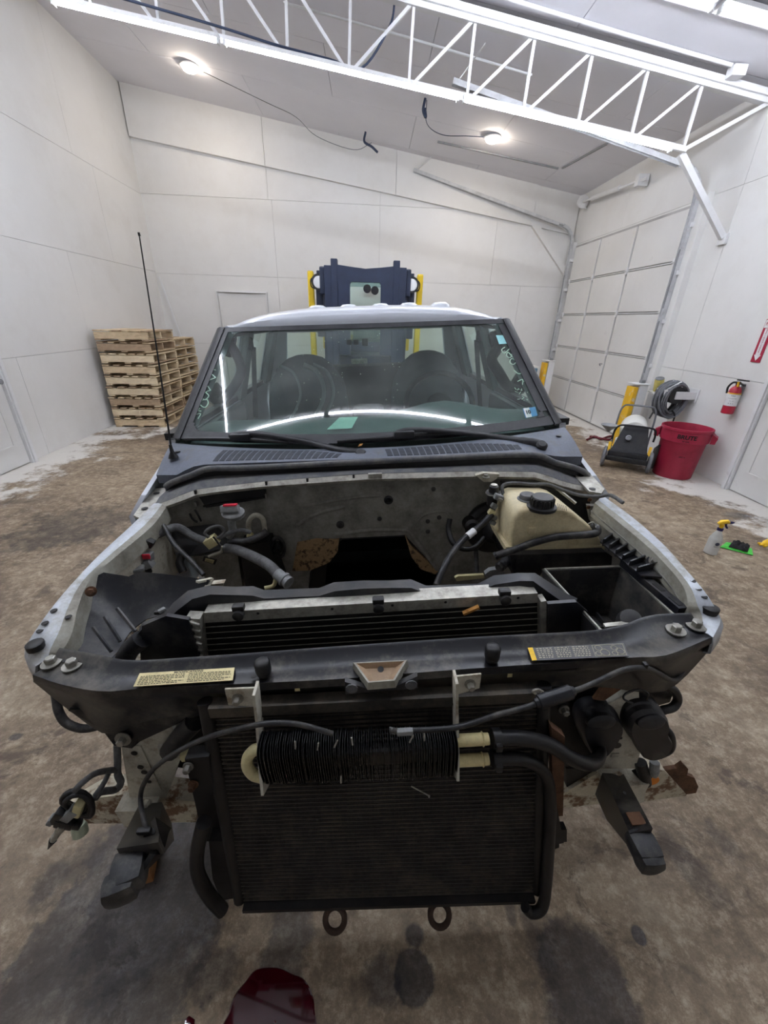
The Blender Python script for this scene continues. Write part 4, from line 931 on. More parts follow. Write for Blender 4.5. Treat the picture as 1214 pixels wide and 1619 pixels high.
# roof console with switch pods, mirror button
for px in (552, 563, 577):
    p = T(px, 541, v=1.62); k = MB(); k.bb(p, (.03 if px < 570 else .036, .02, .028 if px < 570 else .04), .006 if px < 570 else .014); part(k, 'roof_switch', 'black_plastic', None, 40)
p = T(568, 571, v=1.5); k = MB(); k.bb(p, (.085, .006, .026), .003); part(k, 'mirror_mount', 'alu', None)
# ---- truck bed and running gear behind the cab
k = MB()
for sg in (-1, 1): k.box((sg*.9, 3.95, .78), (.08, 1.85, .5))
k.box((0, 4.85, .78), (1.8, .05, .5)); k.box((0, 3.04, .78), (1.8, .05, .5)); k.box((0, 3.95, .56), (1.8, 1.85, .05)); part(k, 'cargo_bed', 'truck_white')
for sg in (-1, 1):
    k = MB(); k.lathe(V((sg*.78-.12, 3.95, .37-sg*.042)), (1, 0, 0), [(.15, 0), (.33, .01), (.368, .05), (.368, .19), (.33, .23), (.15, .24)], 28); part(k, 'rear_wheel', 'black_rubber', None, 40)
    k = MB(); k.bar(V((sg*.56, -.02, .44)), V((sg*.56, 4.8, .44)), .08, .13); part(k, 'frame_rail', 'under_black')
k = MB(); k.cyl((-.7, 3.95, .37), (.7, 3.95, .37), .05, 12); part(k, 'rear_axle', 'under_black')
k = MB(); k.cyl((-.7, .5, .19), (.7, .5, .11), .045, 12); k.lathe(V((-.12, .5, .17)), (0, 1, 0), [(.05, -.14), (.13, -.06), (.13, .06), (.05, .14)], 16); part(k, 'front_axle', 'under_black', None, 40)
for sg in (-1, 1):
    k = MB(); k.lathe(V((sg*.72, .5, .152-sg*.04)), (sg, 0, 0), [(.06, 0), (.15, .01), (.15, .03), (.07, .035), (.07, .09)], 24); part(k, 'brake_disc', 'rust', None, 40)
for v in (1.3, 2.4, 3.4):
    k = MB(); k.box((0, v, .44), (1.1, .1, .1)); part(k, 'crossmember', 'under_black')
# ================================================================ cowl, wipers, firewall, fenders
# ---- cowl grille panel: from the foot of the glass to its front lip
lip = TL([(247, 751, .715), (284, 751, .70), (297, 740, .70), (316, 735, .695), (388, 732, .68), (480, 729, .672), (580, 725, .668), (660, 723, .672), (745, 719, .68), (840, 714, .695), (876, 721, .70), (890, 722, .70), (921, 722, .715)])
def resample(pts, n):
    d = [0]
    for a, b in zip(pts[:-1], pts[1:]): d.append(d[-1]+(b-a).length)
    out = []
    for i in range(n):
        s = d[-1]*i/(n-1); j = max(q for q in range(len(d)) if d[q] <= s+1e-9); j = min(j, len(pts)-2)
        f = (s-d[j])/max(1e-9, d[j+1]-d[j]); out.append(pts[j].lerp(pts[j+1], min(1, f)))
    return out
NL = 41; lipr = resample(lip, NL)
rear = []
for p in lipr:
    s = max(-1.06, min(1.06, p.x/.80)); g = G(s, -.03); rear.append(V((s*GW(0)*1.0, g.y-.004, g.z-.002)))
def CP(s, t):
    """cowl panel: s 0..1 left to right, t 0 glass .. 1 front lip"""
    f = s*(NL-1); i = min(NL-2, int(f)); q = f-i
    a = rear[i].lerp(rear[i+1], q); b = lipr[i].lerp(lipr[i+1], q); p = a.lerp(b, t); p.z += .008*math.sin(math.pi*t); return p
k = MB(); k.sheet([[CP(j/(NL-1), i/5) for j in range(NL)] for i in range(6)]+[[p+V((0, .004, -.03)) for p in lipr]], .006, (0, 0, 1)); cowl = part(k, 'cowl_panel', 'cowl_plastic', None, 35)
def s_of(u):
    return min(range(201), key=lambda q: abs(CP(q/200, .5).x-u))/200
for u0, u1, n, tl in ((-.62, -.13, 19, 0), (.06, .60, 21, 1)):
    sa, sb = s_of(u0), s_of(u1); dr = (sb-sa)/n
    for i in range(n):
        f = (i+.5)/n; far = f if tl == 0 else f
        t0 = .30+(.38*max(0, (f-.72)/.28) if tl == 0 else .12*max(0, (.25-f)/.25)+.40*max(0, (f-.6)/.4)); t1 = .88-(.1 if False else 0)
        if t1-t0 < .1: continue
        s0, s1 = sa+i*dr+dr*.1, sa+(i+1)*dr-dr*.1; sh = -.010 if tl == 0 else .004
        rws = [[CP(s0-sh*(1-j/2), t0+(t1-t0)*j/2)+V((0, 0, .0012)), CP(s1-sh*(1-j/2), t0+(t1-t0)*j/2)+V((0, 0, .0012))] for j in range(3)]
        k = MB(); k.sheet(rws, .002, (0, 0, 1)); part(k, 'vent_slot', 'cowl_slot', cowl)
for px, py, s_ in ((269, 716, 1), (891, 694, -1)):
    p = CP(s_of(-.80 if s_ > 0 else .80), .35); k = MB(); k.lathe(p+V((0, 0, .001)), (0, 0, 1), [(.011, 0), (.011, .004), (.006, .005)], 14); part(k, 'cap', 'black_plastic', cowl)
# ---- weather seal bar, ledge and hood flange in front of the cowl panel
barp = TL([(262, 770, .66), (272, 763, .66), (303, 751, .655), (331, 741, .65), (388, 740, .648), (482, 735, .645), (580, 730, .645), (725, 723, .65), (840, 719, .655), (876, 731, .66), (912, 741, .665), (930, 752, .665)])
k = MB(); k.tube(catmull(barp, 4), .012, 8); part(k, 'weather_seal', 'rubber_strip', None, 60)
drop = TL([(262, 777, .67), (275, 771, .67), (325, 754, .66), (360, 752, .655), (388, 751, .652), (482, 747, .65), (580, 743, .65), (725, 737, .65), (840, 732.5, .655), (876, 742, .66), (909, 754, .665), (930, 762, .665)])
k = MB(); b2 = resample(catmull(barp, 4), 30); d2 = resample(catmull(drop, 4), 30); k.sheet([[p+V((0, .012, 0)) for p in b2], [p+V((0, .008, 0)) for p in d2]], .004); part(k, 'cowl_face', 'under_black', None, 60)
ftop = TL([(245, 800, .60), (262, 794, .60), (278, 788, .60), (303, 776, .60), (340, 771, .60), (419, 762, .597), (580, 750, .595), (758, 746, .597), (847, 747, .60), (873, 755.5, .60), (893, 764, .60), (928, 770, .60)])
k = MB(); f2 = resample(ftop, 30); k.sheet([[p+V((0, .01, -.004)) for p in d2], [d2[i].lerp(f2[i], .5)+V((0, 0, .004)) for i in range(30)], f2], .004); part(k, 'plenum_ledge', 'rubber_strip', None, 60)
fbot = TL([(246, 806, .585), (264, 800, .585), (281, 795, .585), (308, 783, .585), (340, 778, .585), (419, 769, .583), (580, 758, .58), (758, 753, .583), (847, 755, .585), (873, 763, .585), (896, 771, .585), (930, 778, .585)])
k = MB(); fb2 = resample(fbot, 30); k.sheet([[p+V((0, -.001, .001)) for p in f2], fb2, [p+V((0, .006, -.008)) for p in fb2]], .003); fl_ = part(k, 'hood_flange', 'alu', None, 60)
for px, py in ((309, 778), (421, 764), (486, 759), (559, 753)):
    p = T(px, py, v=.588); k = MB(); k.bb(p, (.008, .01, .016), .002); part(k, 'clip', 'black_plastic', fl_)
k = MB(); k.bb(T(593, 752, v=.585), (.05, .012, .018), .002); part(k, 'seal_joint', 'alu', fl_)
# bracket on the flange at the right (over the valve)
k = MB(); k.prism([T(q[0], q[1], v=.57) for q in ((752, 752), (765, 748), (790, 750), (785, 757), (777, 762), (765, 762))], (0, .02, 0)); brk = part(k, 'flange_bracket', 'beige_metal')
k = MB(); k.lathe(T(768, 755, v=.565), (0, 0, 1), [(.014, 0), (.014, .004), (.008, .005), (.008, .012)], 10); part(k, 'bolt', 'steel_bolt', brk)
# ---- hinge tabs behind the fenders
for sg, pts, holes in ((-1, [(212, 818), (240, 776), (262, 774), (264, 785), (249, 800), (231, 826)], [(248.5, 783), (229.7, 807)]), (1, [(908, 748), (924, 743), (955, 776), (950, 783), (931, 780), (910, 758)], [(917, 755), (935.6, 776)])):
    k = MB(); k.prism([T(a, b, z=1.0-.05*(b-745)/80) for a, b in pts], (0, 0, .008)); tb = part(k, 'hinge_plate', 'alu')
    for a, b in holes: k = MB(); k.lathe(T(a, b, z=1.0-.05*(b-745)/80)+V((0, 0, .0085)), (0, 0, 1), [(.012, 0), (.012, .0006)], 12); part(k, 'hole', 'under_black', tb)
# ---- wipers
def wiper(arm, blade, block, pivot):
    k = MB(); ap = [onG(a, b, .03) if i > 1 else T(a, b, v=c) for i, (a, b, c) in enumerate(arm)]
    k.tube(catmull(ap, 5), [.02]*4+[.017]*2+[.013]*(5*(len(ap)-1)+1-6), 8, flat=.55); w = part(k, 'wiper', 'black_trim', None, 60)
    k = MB(); k.tube([onG(a, b, .012) for a, b in blade], .009, 8, flat=.7); part(k, 'wiper_blade', 'black_rubber', w, 60)
    k = MB(); k.bb(onG(*block, .026), (.085, .03, .03), .008); part(k, 'wiper_clip', 'black_trim', w, 40)
    k = MB(); k.lathe(T(*pivot[:2], v=pivot[2]), (0, -.5, .85), [(.024, -.03), (.024, .004), (.016, .012)], 14); part(k, 'wiper_pivot', 'black_trim', w, 40)
wiper([(572, 718, .735), (540, 712, .755), (500, 702, 0), (460, 694, 0), (419, 687, 0), (385, 685, 0), (362, 688, 0)], [(292, 694), (340, 694), (400, 695), (455, 699)], (380, 691), (570, 718, .73))
wiper([(858, 703, .75), (826, 696, .78), (780, 690, 0), (725, 684, 0), (680, 680, 0), (645, 680, 0), (628, 684, 0)], [(533, 698), (600, 693), (660, 688), (744, 683)], (639, 687), (856, 704, .745))
# ---- things stuck to or drawn on the windshield
def stroke(pts, r=.0022):
    k.tube(catmull([onG(a, b, .002) for a, b in pts], 5), r, 5)
k = MB()
for pts in ([(341, 585), (330, 584), (327, 591)], [(330, 590), (333, 597), (328, 602)], [(341, 597), (326, 603)], [(341, 597), (333, 590)],
            [(333, 617), (327, 610), (320, 613), (325, 620), (330, 626), (324, 632), (318, 627), (325, 620), (333, 617)], [(328, 632), (320, 633), (317, 640), (324, 644), (329, 638), (328, 632)],
            [(322, 644), (313, 640), (310, 648), (318, 650)], [(316, 645), (308, 655), (317, 654), (313, 662)]): stroke(pts)
part(k, 'chalk_number', 'marker', ws, None, 'pale handwritten number 57882 running down the left edge of the glass')
k = MB()
for pts in ([(798, 549), (793, 553), (797, 558), (804, 553), (806, 551), (811, 556), (807, 562)], [(812, 556), (807, 565), (801, 563), (803, 557), (812, 566), (817, 562), (812, 556)],
            [(818, 570), (812, 576), (806, 573), (809, 567), (818, 572), (824, 577), (826, 571), (820, 568)], [(830, 588), (820, 591), (812, 585)], [(830, 588), (829, 583)],
            [(818, 603), (826, 600), (826, 608)], [(826, 604), (835, 600), (841, 607), (838, 614)]): stroke(pts)
part(k, 'chalk_number', 'marker', ws, None, 'pale handwritten number 57882 running up the right edge of the glass')
k = MB()
for _ in range(16):
    a, b = random.uniform(815, 837), random.uniform(616, 634); k.tube([onG(a, b, .002), onG(a+random.uniform(-4, 4), b+random.uniform(-4, 4), .002)], .0014, 4)
part(k, 'paint_scratches', 'marker', ws)
def decal(name, m, corners, label=None, off=.004, parent=None):
    k = MB(); a, b, c, d = [onG(*q, off) for q in corners]; k.sheet([[a, b], [d, c]], .001, (0, -.6, .8)); return part(k, name, m, parent or ws, None, label), (a, b, c, d)
decal('window_sticker', 'teal_sticker', [(784, 530), (797, 530), (801, 543), (789, 544)], 'small pale teal sticker at the top right of the glass')
o, (a, b, c, d) = decal('inspection_sticker', 'blue_sticker', [(826, 646), (846, 643), (850, 657), (831, 661)], 'blue inspection sticker printed 10')
nrm = (b-a).cross(d-a).normalized(); nrm = nrm if nrm.y < 0 else -nrm
pq = a.lerp(c, .5)+nrm*.002; pq = a.lerp(b, .3).lerp(d.lerp(c, .3), .5)+nrm*.002
k = MB(); k.sheet([[a.lerp(b, .05)+nrm*.0012, a.lerp(b, .5)+nrm*.0012], [d.lerp(c, .05)+nrm*.0012, d.lerp(c, .5)+nrm*.0012]], .0004, nrm); part(k, 'sticker_field', 'label_white', o)
k = MB(); add_text(k, '10', .028, xyz(pq+nrm*.001, (b-a).normalized(), (a-d).normalized()), .001); part(k, 'sticker_number', 'black_ink', o)
k = MB()
for _ in range(70):
    px, py = random.uniform(440, 640), random.uniform(515, 660); p = onG(px, py, .002); q = random.uniform(.0012, .003); k.bb(p, (q, q*.5, q), q*.2)
part(k, 'dirt_specks', 'marker', ws)['kind'] = 'stuff'
# paper lying on the dashboard
k = MB(); k.sheet([[T(517, 681, v=.98)+V((0, 0, .006)), T(556, 679, v=.99)+V((0, 0, .006))], [T(537, 664, v=1.05)+V((0, 0, .012)), T(566, 663, v=1.05)+V((0, 0, .012))]], .001, (0, 0, 1)); loose(k, 'paper_note', 'paper', 'pale green paper note lying on the dashboard behind the windshield', 'paper')
k = MB(); k.sheet([[onG(566, 706, .03), onG(572, 704, .03)], [onG(568, 702, .03), onG(574, 701, .03)]], .001, (0, 0, 1)); loose(k, 'dry_leaf', 'leaf', 'small dry leaf lying between the wipers at the foot of the windshield', 'leaf')
# ---- radio antenna on the left of the cowl
ab = T(274, 722, v=.80); at_ = T(220, 371, v=.88)
k = MB(); k.lathe(ab, (0, 0, 1), [(.02, -.004), (.016, .006), (.008, .02), (.006, .05)], 12); an = part(k, 'antenna_base', 'black_plastic', None, 40)
k = MB(); k.tube([ab+V((0, 0, .03)), ab.lerp(at_, .5), at_], [.004, .003, .0022], 6); k.lathe(at_, (0, 0, 1), [(.004, -.004), (.004, .006)], 8); part(k, 'antenna_mast', 'black_plastic', an)
# ---- firewall
FV = .64
def FP(px, py, dv=0): return T(px, py, v=FV+dv)
poly_l = [(258, 803), (300, 786), (420, 770), (540, 761), (540, 850), (528, 852), (505, 880), (490, 905), (486, 945), (440, 948), (338, 938), (330, 905), (300, 878), (263, 868)]
poly_c = [(540, 761), (640, 757), (640, 846), (540, 851)]
poly_r = [(640, 757), (770, 752), (870, 757), (935, 778), (960, 800), (960, 900), (840, 930), (700, 945), (694, 908), (672, 880), (640, 846)]
k = MB()
for pl_ in (poly_l, poly_c, poly_r): k.prism([FP(*q) for q in pl_], (0, .012, 0))
fw = part(k, 'firewall', 'primer_grey')
# stamped reliefs and studs on the firewall
for pts, r in (([(470, 830), (500, 812), (545, 800)], .010), ([(480, 800), (560, 786), (600, 783)], .008), ([(650, 840), (668, 815), (700, 808), (715, 820)], .007), ([(530, 845), (585, 838), (640, 838), (655, 850), (690, 900)], .010)):
    k = MB(); k.tube(catmull([FP(a, b, .002) for a, b in pts], 5), r, 8); part(k, 'pressed_rib', 'primer_grey', fw, 60)
for px, py, r in ((614, 790, .018), (538, 829, .016)):
    k = MB(); k.lathe(FP(px, py), (0, -1, .1), [(r, 0), (r, .006), (r*.6, .008), (r*.6, .004), (r*.35, .014), (r*.2, .03)], 18); part(k, 'stud', 'hose_rubber', fw, 40)
for px, py in ((676, 824), (694, 818), (676, 840), (600, 820), (685, 773)):
    k = MB(); k.lathe(FP(px, py), (0, -1, .1), [(.009, 0), (.009, .004), (.004, .006)], 12); part(k, 'plug', 'hose_rubber', fw)
# tunnel and insulation behind the opening
k = MB(); rim = [(540, 851), (640, 846), (672, 880), (694, 908), (702, 950), (484, 950), (490, 905), (505, 880)]
r0 = [FP(*q, .01) for q in rim]; r1 = [p+V((0, .5, -.16)) for p in r0]
k.sheet([r0+[r0[0]], r1+[r1[0]]], .006); part(k, 'tunnel', 'under_black')
k = MB(); k.prism(r1, (0, .02, 0)); part(k, 'tunnel_floor', 'under_black')
for pts in ([(470, 858), (500, 852), (536, 853), (534, 872), (520, 890), (490, 902), (462, 903)], [(640, 846), (648, 862), (668, 880), (692, 904), (688, 908), (665, 900), (650, 880)]):
    k = MB(); k.prism([FP(*q, -.006) for q in pts], (0, .02, 0)); part(k, 'insulation_pad', 'insulation', fw)
k = MB(); k.prism([FP(*q, .03) for q in ((478, 893), (516, 892), (512, 950), (476, 950))], (0, .02, 0)); part(k, 'lower_bracket', 'under_black', fw)
# black heater duct opening at the upper left
k = MB(); k.prism([FP(*q, -.02) for q in ((312, 782), (418, 772), (420, 788), (326, 803))], (0, .03, 0)); dc = part(k, 'duct_cover', 'black_plastic')
k = MB(); k.bar(FP(322, 800, -.024), FP(420, 786, -.024), .012, .006); part(k, 'duct_lip', 'black_plastic', dc)
for q in ((310, 797), (421, 784)):
    k = MB(); k.bb(FP(*q, -.026), (.008, .012, .018), .002); part(k, 'duct_clip', 'steel_bolt', dc)
# left lower box (heater case) standing off the firewall
k = MB(); k.prism([T(*q, v=.56) for q in ((378, 862), (424, 858), (450, 930), (390, 940))], (0, .08, 0)); part(k, 'heater_case', 'black_plastic', None, 40)
k = MB(); k.prism([T(*q, v=.58) for q in ((305, 880), (375, 874), (384, 930), (336, 935))], (0, .05, 0)); part(k, 'firewall_step', 'primer_grey', fw)
# part tag, pale green plate
k = MB(); a, b, c, d = [T(*q, v=.52) for q in ((322, 880), (343, 885), (340, 893), (320, 887))]; k.prism([a, b, c, d], (0, .004, 0)); tg = part(k, 'id_plate', 'black_plastic')
k = MB(); m0 = a.lerp(c, .5)+V((0, -.002, 0)); k.prism([m0+(p-m0)*.66+V((0, -.001, 0)) for p in (a, b, c, d)], (0, .002, 0)); part(k, 'id_field', 'conn_cream', tg)
k = MB(); add_text(k, '5000', .012, xyz(m0+V((0, -.0035, 0)), (b-a).normalized(), (a-d).normalized())); part(k, 'id_print', 'ink', tg)
# ---- fenders
mat('flange_grey', (150, 148, 136), .5, var=.12, scale=4, dirt=(96, 88, 76), damt=.75, dscale=3, dlo=.46, dhi=.66)
def fender(outer, inner, sg):
    zs = [.985, .97, .955, .94, .925, .905, .885, .868]
    O_ = catmull([T(a, b, z=z) for (a, b), z in zip(outer, zs)], 4); I_ = catmull([T(a, b, z=z-.004) for (a, b), z in zip(inner, zs)], 4)
    rows = [[p+V((-sg*.006, 0, -.05)) for p in I_], I_, [i.lerp(o, .5)+V((0, 0, .008)) for i, o in zip(I_, O_)], [i.lerp(o, .85)+V((0, 0, .004)) for i, o in zip(I_, O_)], [o+V((0, 0, -.012)) for o in O_], [o+V((sg*.004, 0, -.045)) for o in O_]]
    low = []; mid = []
    for i, o in enumerate(O_):
        f = i/(len(O_)-1); arch = .60 if .2 < f < .8 else .62
        v = o.y; zz = .52
        if .1 < v < .98: zz = .52+.16*max(0, 1-((v-.5)/.42)**2)**.5
        g_ = min(1, max(0, (f-.45)/.5)); zl = zz+(o.z-.075-zz)*g_; mid.append(V((o.x+sg*.006, o.y+.02*g_, (o.z-.05+zl)/2))); low.append(V((o.x-sg*.01*g_, o.y+.03*g_, zl)))
    rows += [mid, low]
    k = MB(); k.sheet([[i.lerp(o, .27)+V((0, 0, .005)) for i, o in zip(I_, O_)]]+rows[2:], .006*sg); fd = part(k, 'fender', 'fender_metal', None, 45)
    k = MB(); k.sheet(rows[:2]+[[i.lerp(o, .28)+V((0, 0, .0054)) for i, o in zip(I_, O_)]], .005*sg); part(k, 'fender_flange', 'flange_grey', fd, 45)
    return fd, O_, I_
fdL, OL, IL = fender([(240, 797), (203, 832), (152, 880), (106, 930), (72, 968), (45, 1003), (35, 1032), (52, 1058)], [(264, 800), (240, 832), (183, 880), (143, 916), (124, 958), (114, 1000), (98, 1030), (88, 1042)], -1)
fdR, OR_, IR = fender([(958, 786), (1000, 816), (1050, 860), (1090, 905), (1117, 936), (1136, 962), (1146, 985), (1130, 1012)], [(940, 795), (983, 830), (1028, 868), (1066, 908), (1083, 934), (1088, 958), (1094, 972), (1105, 1000)], 1)
def onfender(a, b, O_, I_):
    z = .92
    for _ in range(8):
        p = T(a, b, z=z); j = min(range(len(O_)), key=lambda q: (O_[q].lerp(I_[q], .5)-p).length); z = .5*z+.5*((O_[j].z+I_[j].z)/2+.007)
    return T(a, b, z=z)
for fd, O_, I_, pts in ((fdL, OL, IL, ((85, 965), (71, 985), (63, 997), (108, 975))), (fdR, OR_, IR, ((1095, 918), (1104, 931), (1113, 943), (1012, 836)))):
    for a, b in pts:
        k = MB(); k.lathe(onfender(a, b, O_, I_)+V((0, 0, -.001)), (0, 0, 1), [(.008, 0), (.008, .0015)], 10); part(k, 'hole', 'under_black', fd)
# inner apron walls under the fenders, down to the frame
for I_, sg in ((IL, -1), (IR, 1)):
    up = [p+V((0, .004, -.03)) for p in I_]
    q_ = -.02
    dn = [V((p.x-sg*q_, p.y, .80)) for p in I_]; d3 = [V((p.x-sg*q_*1.2, p.y, .70)) for p in I_]
    n0 = 0 if sg > 0 else 0
    k = MB(); k.sheet([up[:18], dn[:18], d3[:18]], .006); part(k, 'inner_fender', 'beige_metal' if sg < 0 else 'primer_grey', None, 50)
# ================================================================ front end: radiator support, radiator, condenser, cooler, brackets
def bolt(p, ax, r=.012, wash=.018, parent=None, m='steel_bolt', h=.012):
    k = MB(); k.lathe(p, ax, [(wash, 0), (wash, .003)], 16); w = part(k, 'washer', m, parent, 40)
    k = MB(); k.lathe(V(p)+V(ax).normalized()*.003, ax, [(r, 0), (r, h), (r*.8, h+.002)], 6); part(k, 'bolt', m, parent)
    return w
rearpx = [(92, 1030), (150, 1040), (205, 1050), (300, 1045), (400, 1038), (500, 1030), (600, 1023), (700, 1016), (800, 1010), (880, 1006), (940, 1002), (985, 994), (1030, 978), (1094, 974)]
frontpx = [(50, 1070), (95, 1086), (160, 1097), (230, 1091), (330, 1087), (430, 1083), (545, 1077), (655, 1068), (760, 1060), (860, 1053), (960, 1046), (1010, 1043), (1060, 1040), (1128, 1010)]
Rr = [T(a, b, z=.884) for a, b in rearpx]; Rf = [T(a, b, z=.868) for a, b in frontpx]
lowpx = [(54, 1076), (112, 1122), (172, 1160), (225, 1140), (330, 1122), (430, 1110), (545, 1100), (655, 1091), (760, 1083), (860, 1082), (960, 1085), (1010, 1092), (1062, 1085), (1126, 1020)]
Rl = []
for (a, b), f in zip(lowpx, Rf):
    Rl.append(T(a, b, v=f.y+.03))
N3 = 53
rr, rf, rl = [resample(catmull(q, 5), N3) for q in (Rr, Rf, Rl)]
rows = [[p+V((0, .012, -.03)) for p in rr], [p+V((0, .004, .004)) for p in rr], rr, [a.lerp(b, .25)+V((0, 0, -.010)) for a, b in zip(rr, rf)], [a.lerp(b, .75)+V((0, 0, -.006)) for a, b in zip(rr, rf)], [a.lerp(b, .93) for a, b in zip(rr, rf)], [b+V((0, .002, -.012)) for b in rf], [a.lerp(b, .5)+V((0, .012, 0)) for a, b in zip(rf, rl)], rl, [p+V((0, .04, -.004)) for p in rl]]
k = MB(); k.sheet(rows, .003); sup = part(k, 'radiator_support', 'support_black', None, 45)
def onsup(px, py, dz=0.0): return T(px, py, z=.873+dz)
# gussets of the support reaching down to the frame uprights
k = MB(); k.sheet([[T(a, b, v=-.10) for a, b in ((112, 1118), (200, 1112), (330, 1112))], [T(a, b, v=-.11) for a, b in ((165, 1148), (222, 1140), (325, 1124))], [T(a, b, v=-.12) for a, b in ((184, 1174), (212, 1178), (222, 1172))]], .01); part(k, 'support_gusset', 'support_black', sup, 60)
k = MB(); k.sheet([[T(a, b, v=-.06) for a, b in ((985, 1062), (1030, 1060), (1068, 1052))], [T(a, b, v=-.05) for a, b in ((992, 1092), (1030, 1095), (1062, 1085))], [T(a, b, v=-.04) for a, b in ((1005, 1110), (1030, 1112), (1055, 1105))]], .01); part(k, 'support_gusset', 'support_black', sup, 60)
k = MB(); k.prism([T(a, b, v=-.07) for a, b in ((238, 1120), (330, 1110), (330, 1200), (300, 1215), (262, 1212), (225, 1180))], (0, .05, 0)); part(k, 'support_web', 'under_black', sup)
k = MB(); k.prism([T(a, b, v=-.05) for a, b in ((872, 1085), (965, 1085), (960, 1200), (880, 1215))], (0, .05, 0)); part(k, 'support_web', 'under_black', sup)
# bolts and bump stops
for a, b in ((82, 1048), (115, 1052), (1068, 997), (1100, 990)): bolt(onsup(a, b, .001), (0, 0, 1), .012, .022, sup)
for a, b in ((63, 1034), (1117, 977)):
    k = MB(); p = onsup(a, b, .0); k.lathe(p, (0, 0, 1), [(.02, -.002), (.02, .004), (.010, .005), (.010, .018), (.019, .019), (.019, .034), (.016, .036)], 12); part(k, 'stop_bolt', 'black_plastic', sup, 40)
for a, b in ((418, 1066), (777, 1043)):
    k = MB(); p = onsup(a, b, 0); k.lathe(p, (0, 0, 1), [(.014, 0), (.016, .006), (.014, .012), (.0175, .014), (.0175, .036), (.013, .041)], 18); part(k, 'bump_stop', 'black_rubber', sup, 50)
for a, b in ((103, 1044), (401, 1069), (1078, 990)):
    k = MB(); k.lathe(onsup(a, b, .004), (0, 0, 1), [(.006, 0), (.006, .001)], 10); part(k, 'hole', 'under_black', sup)
for a, b in ((470, 1090), (806, 1068)):
    k = MB(); k.lathe(T(a, b, v=-.153 if a < 600 else -.13), (0, -1, 0), [(.008, 0), (.006, .001)], 4); part(k, 'stud_hole', 'sticker_tan', sup)
# latch pocket: dished tray with sloping sides
o4 = [T(a, b, z=.872) for a, b in ((563, 1057), (640, 1053), (622, 1083), (584, 1086))]
c4 = sum(o4, V((0, 0, 0)))/4
ob = [c4+(p-c4)*1.16+V((0, 0, -.004)) for p in o4]; rt = [c4+(p-c4)*1.1+V((0, 0, .016)) for p in o4]; ri = [c4+(p-c4)*.98+V((0, 0, .016)) for p in o4]; fl4 = [c4+(p-c4)*.60+V((0, .004, .004)) for p in o4]
k = MB(); k.add(ob+rt+ri, [(w*4+q, w*4+(q+1) % 4, (w+1)*4+(q+1) % 4, (w+1)*4+q) for w in range(2) for q in range(4)]); lt = part(k, 'latch_pocket', 'flange_grey', sup)
k = MB(); k.add(ri+fl4, [(q, (q+1) % 4, 4+(q+1) % 4, 4+q) for q in range(4)]+[(4, 5, 6, 7)]); part(k, 'pocket_dish', mat('pocket_tan', (146, 122, 96), .6, var=.2, scale=6), lt)
k = MB(); k.lathe(c4+V((0, .014, .006)), (0, -.4, 1), [(.007, 0), (.007, .001)], 12); part(k, 'hole', 'under_black', lt)
k = MB(); k.prism([T(a, b, v=-.175) for a, b in ((545, 1078), (585, 1090), (622, 1087), (660, 1069), (660, 1088), (546, 1098))], (0, .012, 0)); part(k, 'latch_plate', 'shroud_black', sup)
for a, b in ((556, 1088), (650, 1082)):
    k = MB(); k.lathe(T(a, b, v=-.177), (0, -1, 0), [(.013, 0), (.013, .003), (.007, .004)], 10); part(k, 'latch_bolt', 'rubber_strip', sup)
# stickers on the support
def plate(corners, name, m, parent, label=None, z=.8745):
    q = [onsup(a, b, .0035) for a, b in corners]; k = MB(); k.prism(q, (0, 0, .0012)); return part(k, name, m, parent, None, label), [p+V((0, 0, .0016)) for p in q]
st, q = plate([(221, 1065), (371, 1056), (368, 1076), (211, 1086)], 'caution_sticker', 'sticker_tan', sup, 'yellowed caution sticker with two columns of small print')
def qp(q, s, t): return q[0].lerp(q[1], s).lerp(q[3].lerp(q[2], s), t)
k = MB(); add_text(k, 'MODIFICATIONS', .0085, xyz(qp(q, .52, .12), (q[1]-q[0]).normalized(), (q[0]-q[3]).normalized()), .0003); part(k, 'sticker_heading', 'ink', st)
rnd = random.Random(4); k = MB()
for col_ in ((.03, .49), (.53, .97)):
    for i in range(6):
        t0 = .26+i*.12; s1 = col_[1]-(rnd.uniform(.05, .2) if i in (3, 5) else 0); s = col_[0]
        while s < s1:
            w = rnd.uniform(.012, .04); k.prism([qp(q, s, t0), qp(q, min(s+w, s1), t0), qp(q, min(s+w, s1), t0+.05), qp(q, s, t0+.05)], (0, 0, .0003)); s += w+.009
part(k, 'sticker_print', 'ink', st)
st, q = plate([(834, 1025), (986, 1017), (994, 1038), (841, 1045)], 'belt_diagram_sticker', 'sticker_dark', sup, 'dark emission sticker with a yellow end and a diagram')
k = MB(); k.prism([qp(q, 0, 0), qp(q, .05, 0), qp(q, .05, 1), qp(q, 0, 1)], (0, 0, .0004)); part(k, 'sticker_end', 'sticker_yellow', st)
k = MB(); 
for i in range(6):
    for (a0, a1) in ((.08, .24), (.27, .42), (.45, .62)):
        s = a0
        while s < a1:
            w = rnd.uniform(.01, .03); k.prism([qp(q, s, .1+i*.14), qp(q, min(s+w, a1), .1+i*.14), qp(q, min(s+w, a1), .15+i*.14), qp(q, s, .15+i*.14)], (0, 0, .0004)); s += w+.012
for cs, ct, r in ((.72, .3, .008), (.77, .65, .010), (.70, .72, .006), (.88, .35, .007), (.93, .6, .009), (.87, .75, .006)):
    c = qp(q, cs, ct); k.tube([c+V((r*math.cos(a*.63), r*math.sin(a*.63), 0)) for a in range(10)], .0006, 4, closed=True)
for a, b in (((.66, .08), (.66, .9)), ((.66, .9), (.98, .9)), ((.98, .9), (.98, .08)), ((.98, .08), (.66, .08))): k.tube([qp(q, *a), qp(q, *b)], .0005, 4)
part(k, 'sticker_print', 'ink_pale', st)
